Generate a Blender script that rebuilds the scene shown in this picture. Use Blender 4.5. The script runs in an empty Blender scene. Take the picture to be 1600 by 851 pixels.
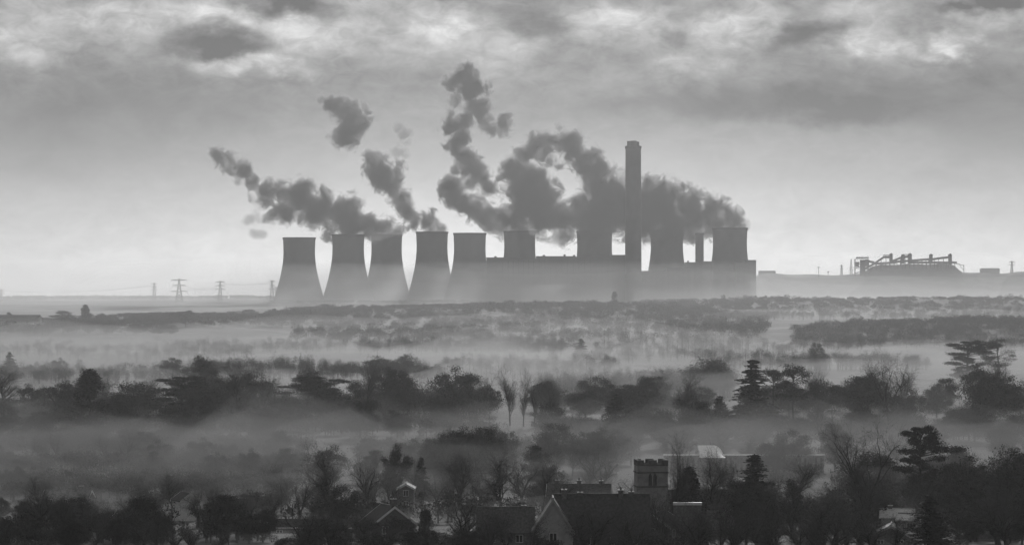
import bpy, math, random
import numpy as np
from mathutils import Vector, noise as mnoise

# ------------------------------------------------------------------ basics
scene = bpy.context.scene
COL = scene.collection
FPX, HOR, CAMZ = 5220.0, 462.0, 54.0        # focal length in photo pixels, horizon row, eye height
rng = np.random.default_rng(7)
random.seed(7)
R = math.radians

def wx(px, Y): return (px - 800.0) / FPX * Y
def wz(py, Y): return CAMZ - (py - HOR) / FPX * Y

# ------------------------------------------------------------------ terrain
_PY = np.array([-800, -200, 0, 150, 300, 480, 600, 700, 820, 1000, 1600, 2000, 2500, 3000, 4000, 5000, 6000, 6600, 7400, 9000, 13000])
_PZ = np.array([50, 51, 50, 40, 26.5, 15, 9, 4.5, 1, 0, 0, 1, 3, 8, 22, 35, 44, 46, 40, 28, 10.])
_BUMPS = [(-10, 4300, 300, 420, 14), (430, 3300, 180, 300, 13), (-480, 3900, 200, 300, 6), (-700, 6300, 420, 500, 3), (330, 4900, 300, 300, 9), (700, 4700, 260, 300, 14)]
def ground(x, y):
    x = np.asarray(x, float); y = np.asarray(y, float)
    z = sum(np.interp(y + d, _PY, _PZ) for d in (-90, -45, 0, 45, 90)) / 5
    for bx, by, sx, sy, a in _BUMPS:
        z = z + a * np.exp(-((x - bx) / sx) ** 2 - ((y - by) / sy) ** 2)
    # the long ash mound on the far side of the works
    e = 1 / (1 + np.exp(-(x - 455) / 7.0)) * (1 / (1 + np.exp((x - 2200) / 60.0)))
    top = 53 + 1.2 * np.sin(x / 31.0) + .8 * np.sin(x / 13.0 + 1) - 6.0 * np.exp(-((x - 635) / 75) ** 2) + 2.5 * np.clip((x - 880) / 100, 0, 1)
    z = z + top * e * np.exp(-((y - 6420) / 170) ** 4)
    amp = np.clip((y - 900) / 1500, 0, 1)
    z = z + amp * (1.6 * np.sin(x / 83 + y / 210) * np.cos(y / 160 - x / 300) + .9 * np.sin(x / 31 + 2) * np.sin(y / 57))
    return z
def g1(x, y): return float(ground(x, y))

# ------------------------------------------------------------------ materials (all grey: a monochrome place)
def N(nt, t, **kw):
    n = nt.nodes.new(t)
    for k, v in kw.items(): setattr(n, k, v)
    return n
def mat(name, lo, hi, scale=1.0, rough=.9, detail=6, dist=.3, bump=0, spec=.3, transl=0, coord='Object', rand=0):
    m = bpy.data.materials.new(name); m.use_nodes = True
    nt = m.node_tree; b = nt.nodes['Principled BSDF']
    tc = N(nt, 'ShaderNodeTexCoord'); no = N(nt, 'ShaderNodeTexNoise')
    no.inputs['Scale'].default_value = scale; no.inputs['Detail'].default_value = detail; no.inputs['Distortion'].default_value = dist
    nt.links.new(tc.outputs[coord], no.inputs['Vector'])
    cr = N(nt, 'ShaderNodeValToRGB')
    cr.color_ramp.elements[0].position = .3; cr.color_ramp.elements[1].position = .7
    cr.color_ramp.elements[0].color = (lo, lo, lo, 1); cr.color_ramp.elements[1].color = (hi, hi, hi, 1)
    nt.links.new(no.outputs['Fac'], cr.inputs['Fac'])
    out = cr.outputs['Color']
    if rand:
        oi = N(nt, 'ShaderNodeObjectInfo'); mr = N(nt, 'ShaderNodeMapRange'); mr.inputs['To Min'].default_value = 1 - rand; mr.inputs['To Max'].default_value = 1 + rand
        nt.links.new(oi.outputs['Random'], mr.inputs['Value'])
        mx = N(nt, 'ShaderNodeVectorMath', operation='SCALE'); nt.links.new(out, mx.inputs[0]); nt.links.new(mr.outputs['Result'], mx.inputs['Scale'])
        out = mx.outputs['Vector']
    nt.links.new(out, b.inputs['Base Color'])
    b.inputs['Roughness'].default_value = rough; b.inputs['Specular IOR Level'].default_value = spec
    if transl: pass
    if bump:
        bp = N(nt, 'ShaderNodeBump'); bp.inputs['Strength'].default_value = bump; bp.inputs['Distance'].default_value = .1
        nt.links.new(no.outputs['Fac'], bp.inputs['Height']); nt.links.new(bp.outputs['Normal'], b.inputs['Normal'])
    return m
def vol(name, dens, col, g):
    m = bpy.data.materials.new(name); m.use_nodes = True; nt = m.node_tree
    nt.nodes.remove(nt.nodes['Principled BSDF'])
    v = N(nt, 'ShaderNodeVolumePrincipled'); v.inputs['Color'].default_value = (col, col, col, 1)
    v.inputs['Density'].default_value = dens; v.inputs['Anisotropy'].default_value = g
    nt.links.new(v.outputs['Volume'], nt.nodes['Material Output'].inputs['Volume'])
    return m, v
M = {
 'bark': mat('bark', .02, .045, 2.0, .95, spec=.1, rand=.2),
 'twig': mat('twig', .05, .10, .8, .95, spec=.1, rand=.25),
 'leaf': mat('leaf', .022, .055, .5, .9, spec=.15, rand=.25),
 'needle': mat('needle', .014, .032, .6, .9, spec=.15, rand=.2),
 'wood_mass': mat('wood_mass', .022, .055, .06, .95, spec=.1),
 'stone': mat('stone', .20, .36, .9, .95, bump=.4),
 'stone_dark': mat('stone_dark', .06, .13, 1.2, .95, bump=.4),
 'slate': mat('slate', .045, .09, 2.2, .8, bump=.3, spec=.2),
 'tile': mat('tile', .06, .13, 2.5, .85, bump=.3, spec=.2),
 'brick': mat('brick', .10, .20, 3.0, .95, bump=.2),
 'render': mat('render', .35, .5, 1.0, .9),
 'white': mat('white', .72, .84, 1.5, .55),
 'metal': mat('metal', .5, .62, .6, .5),
 'pane': mat('pane', .02, .05, .8, .15, spec=.6),
 'concrete': mat('concrete', .10, .17, .02, .95),
 'concrete_dark': mat('concrete_dark', .07, .11, .03, .95),
 'cladding': mat('cladding', .09, .15, .02, .9),
 'steel': mat('steel', .05, .09, .3, .7),
 'coal': mat('coal', .03, .06, .08, .95, bump=.5),
 'sheet_white': mat('sheet_white', .75, .85, .4, .6),
}
M['metal'].node_tree.nodes['Principled BSDF'].inputs['Metallic'].default_value = 1
# frosty pasture, hedgerow earth and woodland floor
def ground_material():
    m = bpy.data.materials.new('frosty_fields'); m.use_nodes = True; nt = m.node_tree; b = nt.nodes['Principled BSDF']
    tc = N(nt, 'ShaderNodeTexCoord')
    mp = N(nt, 'ShaderNodeMapping'); mp.inputs['Scale'].default_value = (1, .45, 1); nt.links.new(tc.outputs['Object'], mp.inputs['Vector'])
    vo = N(nt, 'ShaderNodeTexVoronoi'); vo.inputs['Scale'].default_value = .009; nt.links.new(mp.outputs['Vector'], vo.inputs['Vector'])
    bw = N(nt, 'ShaderNodeRGBToBW'); nt.links.new(vo.outputs['Color'], bw.inputs['Color'])
    cr = N(nt, 'ShaderNodeValToRGB'); e = cr.color_ramp.elements
    e[0].position = .3; e[0].color = (.03, .03, .03, 1); e[1].position = .75; e[1].color = (.11, .11, .11, 1)
    nt.links.new(bw.outputs['Val'], cr.inputs['Fac'])
    no = N(nt, 'ShaderNodeTexNoise'); no.inputs['Scale'].default_value = .05; no.inputs['Detail'].default_value = 8; nt.links.new(tc.outputs['Object'], no.inputs['Vector'])
    mr = N(nt, 'ShaderNodeMapRange'); mr.inputs['From Min'].default_value = .3; mr.inputs['From Max'].default_value = .7; mr.inputs['To Min'].default_value = .5; mr.inputs['To Max'].default_value = 1.3
    nt.links.new(no.outputs['Fac'], mr.inputs['Value'])
    mx = N(nt, 'ShaderNodeVectorMath', operation='SCALE'); nt.links.new(cr.outputs['Color'], mx.inputs[0]); nt.links.new(mr.outputs['Result'], mx.inputs['Scale'])
    nt.links.new(mx.outputs['Vector'], b.inputs['Base Color']); b.inputs['Roughness'].default_value = .95; b.inputs['Specular IOR Level'].default_value = .1
    return m
M['ground'] = ground_material()

# ------------------------------------------------------------------ mesh builder
class MB:
    def __init__(s): s.v = []; s.f = []; s.q = []; s.n = 0
    def add(s, v, f):
        v = np.asarray(v, float).reshape(-1, 3)
        s.v.append(v); s.f.extend([tuple(int(i) + s.n for i in q) for q in f]); s.n += len(v)
    def addq(s, v, q):
        s.v.append(np.asarray(v, float)); s.q.append(np.asarray(q, np.int64) + s.n); s.n += len(v)
    def box(s, x0, x1, y0, y1, z0, z1):
        s.add([(x0,y0,z0),(x1,y0,z0),(x1,y1,z0),(x0,y1,z0),(x0,y0,z1),(x1,y0,z1),(x1,y1,z1),(x0,y1,z1)],
              [(3,2,1,0),(4,5,6,7),(0,1,5,4),(1,2,6,5),(2,3,7,6),(3,0,4,7)])
    def prism(s, poly, y0, y1):             # polygon in xz extruded along y
        n = len(poly)
        s.add([(x, y0, z) for x, z in poly] + [(x, y1, z) for x, z in poly],
              [tuple(range(n)), tuple(range(2*n-1, n-1, -1))] + [(i, i+n, (i+1) % n + n, (i+1) % n) for i in range(n)])
    def tube(s, p0, p1, r0, r1, n=5, cap=False):
        p0 = Vector(p0); p1 = Vector(p1); d = p1 - p0
        if d.length < 1e-6: return
        d.normalize(); a = d.orthogonal().normalized(); b = d.cross(a)
        vs = []
        for p, r in ((p0, r0), (p1, r1)):
            for i in range(n):
                t = 2 * math.pi * i / n; q = p + a * (r * math.cos(t)) + b * (r * math.sin(t)); vs.append((q.x, q.y, q.z))
        f = [(i, (i+1) % n, (i+1) % n + n, i + n) for i in range(n)]
        if cap: f += [tuple(range(n))[::-1], tuple(range(n, 2*n))]
        s.add(vs, f)
    def bar(s, p0, p1, r): s.tube(p0, p1, r, r, 4, True)
    def lathe(s, prof, n=48):               # (r, z) profile
        vs = [(r*math.cos(2*math.pi*i/n), r*math.sin(2*math.pi*i/n), z) for r, z in prof for i in range(n)]
        f = [(k*n+i, k*n+(i+1) % n, (k+1)*n+(i+1) % n, (k+1)*n+i) for k in range(len(prof)-1) for i in range(n)]
        s.add(vs, f)
    def leaves(s, c, size, rg, flat=0.0, aspect=.6):
        c = np.asarray(c, float); n = len(c)
        if not n: return
        size = np.broadcast_to(np.asarray(size, float), (n,))[:, None]
        a = rg.normal(size=(n, 3)); a[:, 2] *= (1 - flat); a /= np.linalg.norm(a, axis=1)[:, None] + 1e-9
        b = rg.normal(size=(n, 3)); b[:, 2] *= (1 - flat); b -= (b * a).sum(1)[:, None] * a; b /= np.linalg.norm(b, axis=1)[:, None] + 1e-9
        k = rg.uniform(.5, 1.2, size=(n, 4, 1))
        q = np.stack([c + a*size*k[:, 0], c + b*size*aspect*k[:, 1], c - a*size*k[:, 2], c - b*size*aspect*k[:, 3]], 1).reshape(-1, 3)
        s.addq(q, np.arange(4*n).reshape(-1, 4))
    def ribbons(s, p0, p1, w, rg):
        p0 = np.asarray(p0); p1 = np.asarray(p1); d = p1 - p0
        r = rg.normal(size=d.shape); t = np.cross(d, r); t /= np.linalg.norm(t, axis=1)[:, None] + 1e-9
        t = t * np.asarray(w).reshape(-1, 1)
        q = np.stack([p0 - t, p0 + t, p1 + t*.4, p1 - t*.4], 1).reshape(-1, 3)
        s.addq(q, np.arange(4*len(d)).reshape(-1, 4))
    def verts(s): return np.concatenate(s.v) if s.v else np.zeros((0, 3))
    def mesh(s, name, m, smooth=False):
        me = bpy.data.meshes.new(name); v = s.verts(); me.vertices.add(len(v)); me.vertices.foreach_set('co', v.astype(np.float32).ravel())
        idx = [q.ravel() for q in s.q] + ([np.array([i for f in s.f for i in f], np.int64)] if s.f else [])
        cnt = [np.full(len(q), q.shape[1], np.int64) for q in s.q] + ([np.array([len(f) for f in s.f], np.int64)] if s.f else [])
        idx, cnt = np.concatenate(idx), np.concatenate(cnt)
        me.loops.add(len(idx)); me.loops.foreach_set('vertex_index', idx.astype(np.int32))
        me.polygons.add(len(cnt)); me.polygons.foreach_set('loop_start', (np.cumsum(cnt) - cnt).astype(np.int32))
        me.update(calc_edges=True); me.validate(); me.materials.append(m)
        me.polygons.foreach_set('use_smooth', np.full(len(me.polygons), bool(smooth)))
        me.update(); return me
    def build(s, name, m, parent=None, smooth=False):
        return link(name, s.mesh(name, m, smooth), parent)
def link(name, data, parent=None):
    o = bpy.data.objects.new(name, data); COL.objects.link(o)
    if parent is not None: o.parent = parent
    return o
def tag(o, label=None, cat=None, group=None, kind=None):
    if label: o['label'] = label
    if cat: o['category'] = cat
    if group: o['group'] = group
    if kind: o['kind'] = kind
    return o
def empty(name, loc, label, cat, group=None, rz=0):
    o = bpy.data.objects.new(name, None); COL.objects.link(o); o.location = loc; o.rotation_euler = (0, 0, rz)
    o.empty_display_size = 1
    return tag(o, label, cat, group)

# ------------------------------------------------------------------ ground sheet
def sheet(xs, ys, zf):
    X, Y = np.meshgrid(xs, ys); Z = zf(X, Y); nx, ny = len(xs), len(ys)
    v = np.stack([X, Y, Z], -1).reshape(-1, 3)
    i = np.arange(nx*ny).reshape(ny, nx)
    q = np.stack([i[:-1, :-1], i[:-1, 1:], i[1:, 1:], i[1:, :-1]], -1).reshape(-1, 4)
    return v, q, i
xs = np.unique(np.concatenate([np.linspace(-4200, 4200, 120), np.arange(-1300, 1301, 12.)]))
ys = np.unique(np.concatenate([np.linspace(-700, 12500, 60), np.arange(0, 1600, 20.), np.arange(1600, 7000, 36.)]))
v, q, _ = sheet(xs, ys, ground)
gm = MB(); gm.addq(v, q)
go = gm.build('ground', M['ground'], None, True); tag(go, 'frosty fields and woodland floor of the wide plain', None, None, 'structure')

# ------------------------------------------------------------------ air: one even haze box, plus low mist lying on the fields
MISTS = []
def haze_box():
    b = MB(); b.box(-4400, 4400, -900, 12700, -6, 430)
    m, _ = vol('haze_air', 4.5e-5, .72, .5)
    o = b.build('haze', m); tag(o, 'thin pale winter haze filling the whole plain', None, None, 'stuff')
haze_box()
def mist_sheet(x0, x1, y0, y1, topf, dens, col, g, label, step=40, fade=150):
    xs = np.arange(x0, x1 + 1, step); ys = np.arange(y0, y1 + 1, step)
    vt, qt, idx = sheet(xs, ys, lambda X, Y: X*0)
    X, Y = vt[:, 0], vt[:, 1]; gz = ground(X, Y)
    ed = np.minimum.reduce([X - x0, xs[-1] - X, Y - y0, ys[-1] - Y]); ed = np.clip(ed / fade, 0, 1)
    zt = gz + np.maximum(topf(X, Y, gz), .3) * ed + .05
    vb = np.stack([X, Y, gz - 1.5], 1); vt = np.stack([X, Y, zt], 1)
    b = MB(); n = len(vt); ring = np.concatenate([idx[0, :], idx[1:, -1], idx[-1, -2::-1], idx[-2:0:-1, 0]])
    side = np.stack([ring + n, np.roll(ring, -1) + n, np.roll(ring, -1), ring], 1)
    b.addq(np.concatenate([vt, vb]), np.concatenate([qt, qt[:, ::-1] + n, side]))
    m, _ = vol('mist_air', dens, col, g)
    o = b.build('haze', m, None, True); tag(o, label, None, None, 'stuff'); return o
def fn(X, Y, sx, sy, seed):                                  # smooth fractal field, 0..1
    out = np.zeros(len(X))
    for i in range(len(X)):
        out[i] = mnoise.fractal(Vector((X[i]/sx, Y[i]/sy, seed)), 1.0, 2.0, 3)
    return np.clip(.5 + .75*out, 0, 1)
def bump(X, Y): return ground(X, Y) - np.interp(Y, _PY, _PZ)
def off_hills(X, Y): return np.clip(1 - (bump(X, Y) - 1.5)/8.0, .06, 1)
mist_sheet(-460, 460, 540, 1240, lambda X, Y, g: (8 + 21*fn(X, Y, 45, 70, 3.1)**1.3)*np.clip((Y - 660)/330, .10, 1)*np.clip((1270 - Y)/230, .2, 1), .0034, .27, .45, 'low ground mist pooled on the field between the near trees and the middle wood', 14, 60)
mist_sheet(-460, 460, 1180, 1640, lambda X, Y, g: .6 + 15*fn(X, Y, 32, 60, 5.3)**1.8, .0016, .36, .45, 'low mist drifting about the feet of the middle wood', 12, 120)
mist_sheet(-700, 700, 1480, 2900, lambda X, Y, g: (3 + 24*fn(X, Y, 120, 190, 7.7)**1.5)*off_hills(X, Y), .0022, .40, .5, 'deeper mist bank lying on the fields behind the middle wood', 30, 240)
mist_sheet(-1000, 1000, 2500, 4700, lambda X, Y, g: (3 + 19*fn(X, Y, 200, 300, 2.7)**1.4)*off_hills(X, Y), .0009, .48, .5, 'mist bank lying in the hollows between the wooded ridges', 40, 420)
mist_sheet(-2600, 2600, 1300, 7600, lambda X, Y, g: np.clip(92 - g, 15, 74) + 0*X, .00006, .62, .55, 'thin veil of damp air over the far half of the plain', 100, 1500)
mist_sheet(-2600, 2600, 4700, 7500, lambda X, Y, g: (60 + 22*fn(X, Y, 600, 800, 1.3))*(1 - .30/(1 + np.exp(-(X - 420)/50))), .00055, 1.0, .42, 'pale mist wrapped round the foot of the power station', 50, 1450)

# ------------------------------------------------------------------ tree prototypes
PROTO = {}
def finish(kind, trunk, crown, tm, cm):
    a = np.concatenate([trunk.verts(), crown.verts()])
    # crown extents by percentile, so that one stray twig does not set the size
    pc = 98 if kind in ('bare', 'poplar', 'cedar', 'round', 'bush') else 93; w = np.percentile(np.abs(a[:, 0]), pc) + np.percentile(np.abs(a[:, 1]), pc)
    PROTO.setdefault(kind, []).append((trunk.mesh('trunk', M[tm], True), crown.mesh('crown', M[cm]), w, np.percentile(a[:, 2], 99.6) if kind in ('bare', 'poplar') else a[:, 2].max()))

def bare(seed, H=18., spread=1.0, lean=.0, fork=.28, up=.06):
    """Winter tree: stout trunk and limbs as tubes, finer and finer twigs as tapered ribbons."""
    from mathutils import Quaternion
    rg = np.random.default_rng(seed); T = MB(); C = MB()
    P0, P1, W = [], [], []
    def grow(p, d, L, r, lev):
        nseg = (4, 5, 5, 4, 3, 2)[lev]
        q = Vector(p); dd = Vector(d)
        for s in range(nseg):
            wob = (.05, .16, .2, .24, .28, .3)[lev]
            dd = (dd + Vector(rg.normal(size=3))*wob + Vector((0, 0, (0, .06, .05, .02, -.01, -.03)[lev] + up*(.5 if lev < 4 else 0)))).normalized()
            e = q + dd*(L/nseg); r2 = r*(.94 if lev == 0 else .88)
            if lev <= 2: T.tube(q, e, r, r2, (8, 6, 4)[lev])
            else: P0.append(tuple(q)); P1.append(tuple(e)); W.append(max(r*1.15, .026))
            r = r2; q = e
            if lev < 5 and (s >= 1 or lev > 1):
                nk = (1 if s >= 2 else 0, 1, 1, 0, 0)[lev] + (rg.random() < (.5, .35, .3, .75, .85)[lev])
                for _ in range(int(nk)): kid(q, dd, L*rg.uniform(.42, .72)*(1.0 if lev else 1.5), r*rg.uniform(.5, .68), lev+1)
        if lev < 5:
            for _ in range(3 if lev == 0 else 1): kid(q, dd, L*(rg.uniform(.55, .8) if lev else rg.uniform(1.3, 1.9)), r*.8, lev+1, .55)
    def kid(q, dd, L, r, lev, k=1.):
        a = dd.orthogonal().normalized(); a.rotate(Quaternion(dd, rg.uniform(0, 6.28)))
        ang = rg.uniform(.45, .95)*spread*k
        nd = dd*math.cos(ang) + a*math.sin(ang); nd.z += .1; grow(q, nd.normalized(), L, r, lev)
    grow((0, 0, -.4), Vector((lean, 0, 1)).normalized(), H*fork, H*.034, 0)
    C.ribbons(P0, P1, W, rg)
    finish('bare' if spread >= .8 else 'poplar', T, C, 'bark', 'twig')
for s, sp, fk in ((1, 1.0, .28), (2, 1.1, .24), (3, .85, .32), (4, 1.15, .22), (5, .95, .27), (6, 1.0, .2)): bare(s, spread=sp, fork=fk)
for s in (11, 12): bare(s, spread=.5, fork=.42, up=.2)

def stem(T, H, r, rg, top=.9, lean=0):
    p = Vector((0, 0, -.5)); n = 6
    for i in range(n):
        e = Vector((lean*H*(i+1)/n + rg.normal()*.12, rg.normal()*.12, H*top*(i+1)/n))
        T.tube(p, e, r*(1-.8*i/n), r*(1-.8*(i+1)/n), 7); p = e

def clumps(C, cs, rad, per, leaf, rg, flat=0., shell=.55):
    for c, r in zip(cs, rad):
        u = rg.normal(size=(per, 3)); u /= np.linalg.norm(u, axis=1)[:, None]
        rr = (shell + (1-shell)*rg.random(per))[:, None] ** .7
        p = np.asarray(c) + (u * rr + rg.normal(size=(per, 3))*.2) * np.asarray(r)
        C.leaves(p, leaf * rg.uniform(.6, 1.4, per), rg, flat)

def round_tree(seed, H=14., w=.42, low=.02):
    rg = np.random.default_rng(seed); T = MB(); C = MB(); stem(T, H, .35, rg, .8)
    cs, rad = [], []
    for i in range(58):
        u = rg.normal(size=3); u /= np.linalg.norm(u); t = rg.random() ** .45
        z = H*(low + (1-low)*.5) + u[2]*t*H*(1-low)*.44
        wid = w*H*(.85 + .3*rg.random()) * math.sqrt(max(.15, 1 - abs((z/H - .5)/.58)**2))
        cs.append((u[0]*t*wid, u[1]*t*wid, z)); k = rg.uniform(.075, .16)*H; rad.append((k, k, k*rg.uniform(.6, .95)))
    for c in cs[::3]: T.tube((0, 0, H*.2), c, .13, .03, 4)
    clumps(C, cs, rad, 300, .19, rg, 0., .15); finish('round', T, C, 'bark', 'leaf')
for s in (21, 22, 23, 24, 25): round_tree(s)

def conifer(seed, H=18., base=.26, kind='cone', ragged=.35, power=.9):
    rg = np.random.default_rng(seed); T = MB(); C = MB(); stem(T, H, .32, rg, 1.0)
    z = H*.07
    while z < H*.99:
        t = 1 - z/H; rad = base*H*(t**power)*rg.uniform(1-ragged, 1.1) + .15
        for k in range(int(5 + 4*t)):
            a = rg.uniform(0, 6.28); L = rad*rg.uniform(.6, 1.1); droop = -.12*L + .06*L*rg.normal()
            tip = np.array((math.cos(a)*L, math.sin(a)*L, z + droop)); root = np.array((0, 0, z + .15*L))
            T.tube(root, tip, .05, .015, 3)
            n = int(20 + 17*L); s = rg.random(n)[:, None] ** .7
            p = root + (tip-root)*s + rg.normal(size=(n, 3))*np.array((.26, .26, .14))*(.6 + .12*L)
            C.leaves(p, .25*rg.uniform(.6, 1.3, n), rg, .35)
        z += H*.028*rg.uniform(.7, 1.3)
    C.leaves(np.stack([rg.normal(size=24)*.12, rg.normal(size=24)*.12, H*(.9 + .1*rg.random(24))], 1), .2, rg)
    finish(kind, T, C, 'bark', 'needle')
conifer(31); conifer(32, base=.22, ragged=.5)
def columnar(seed, H=12., w=.17):
    rg = np.random.default_rng(seed); T = MB(); C = MB(); stem(T, H, .22, rg, .9)
    cs, rad = [], []
    for i in range(44):
        t = rg.random(); prof = math.sin(math.pi*min(1, .12 + t*.95))**.55*(1 - .45*t)
        a = rg.uniform(0, 6.28); r = w*H*prof*rg.uniform(.3, .95)
        cs.append((math.cos(a)*r, math.sin(a)*r, H*(.03 + .93*t))); k = H*.065*rg.uniform(.7, 1.2); rad.append((k*.8, k*.8, k*1.3))
    clumps(C, cs, rad, 190, .16, rg); finish('columnar', T, C, 'bark', 'needle')
for s in (41, 42): columnar(s)
def cedar(seed, H=16.):
    rg = np.random.default_rng(seed); T = MB(); C = MB(); stem(T, H, .5, rg, .93)
    cs, rad = [], []
    for i in range(44):
        t = .2 + .8*(i/43)**.8; L = H*(.46*(1 - .55*max(0, (t-.75)/.25)**2))*rg.uniform(.35, 1)*(.65 + .6*(t > .5))
        a = rg.uniform(0, 6.28); c = np.array((math.cos(a)*L, math.sin(a)*L, H*t*.97 + rg.normal()*.2))
        T.tube((0, 0, H*t*.88), c, .16, .05, 4)
        for k in range(3):
            f = rg.uniform(.45, 1.05); cs.append(c*np.array((f, f, 1))); w = rg.uniform(.07, .14)*H; rad.append((w, w, w*.3))
    clumps(C, cs, rad, 170, .22, rg, .45, .1); finish('cedar', T, C, 'bark', 'needle')
for s in (51, 52): cedar(s)
def pine(seed, H=18.):
    rg = np.random.default_rng(seed); T = MB(); C = MB(); stem(T, H, .35, rg, .92, .02)
    cs, rad = [], []
    for i in range(24):
        t = rg.uniform(.45, 1); L = H*.27*(1.1 - .75*abs(t-.66)/.34)*rg.uniform(.3, 1.1); a = rg.uniform(0, 6.28)
        c = np.array((math.cos(a)*L, math.sin(a)*L, H*t*.95)); T.tube((0, 0, H*t*.85), c, .12, .04, 4)
        k = rg.uniform(.05, .1)*H; cs.append(c); rad.append((k*1.25, k*1.25, k*.55))
    clumps(C, cs, rad, 240, .2, rg, .25, .3); finish('pine', T, C, 'bark', 'needle')
for s in (61, 62): pine(s)
def bush(seed, H=5.):
    rg = np.random.default_rng(seed); T = MB(); C = MB()
    for i in range(7): T.tube((0, 0, -.3), (rg.normal()*1.2, rg.normal()*1.2, H*.6), .09, .03, 4)
    cs = [(rg.normal()*1.5, rg.normal()*1.5, H*(.15 + .65*rg.random())) for _ in range(22)]
    clumps(C, cs, [(1.1, 1.1, .8)]*22, 220, .15, rg); finish('bush', T, C, 'bark', 'leaf')
for s in (71, 72): bush(s)

CAT = 'tree'
TREES = []
def tree(kind, px, top, wpx, Y, label, group=None, var=None, rz=None, name=None, hmax=None):
    ps = PROTO[kind]; tm, cm, w, h = ps[(len(TREES) if var is None else var) % len(ps)]
    x = wx(px, Y); gz = g1(x, Y); H = wz(top, Y) - gz; W = wpx/FPX*Y
    if hmax and H > hmax: gz += 0; H = hmax
    nm = name or {'bare': 'bare_tree', 'poplar': 'bare_tree', 'round': 'bushy_tree', 'cone': 'fir_tree', 'columnar': 'cypress_tree', 'cedar': 'cedar_tree', 'pine': 'pine_tree', 'bush': 'bush'}[kind]
    o = empty(nm, (x, Y, gz - .15), label, 'bush' if kind == 'bush' else 'tree', group, rng.uniform(0, 6.28) if rz is None else rz)
    o.scale = (W/w, W/w, H/h)
    link('trunk', tm, o); link('crown', cm, o)
    TREES.append((px, top, wpx, Y)); return o

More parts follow.
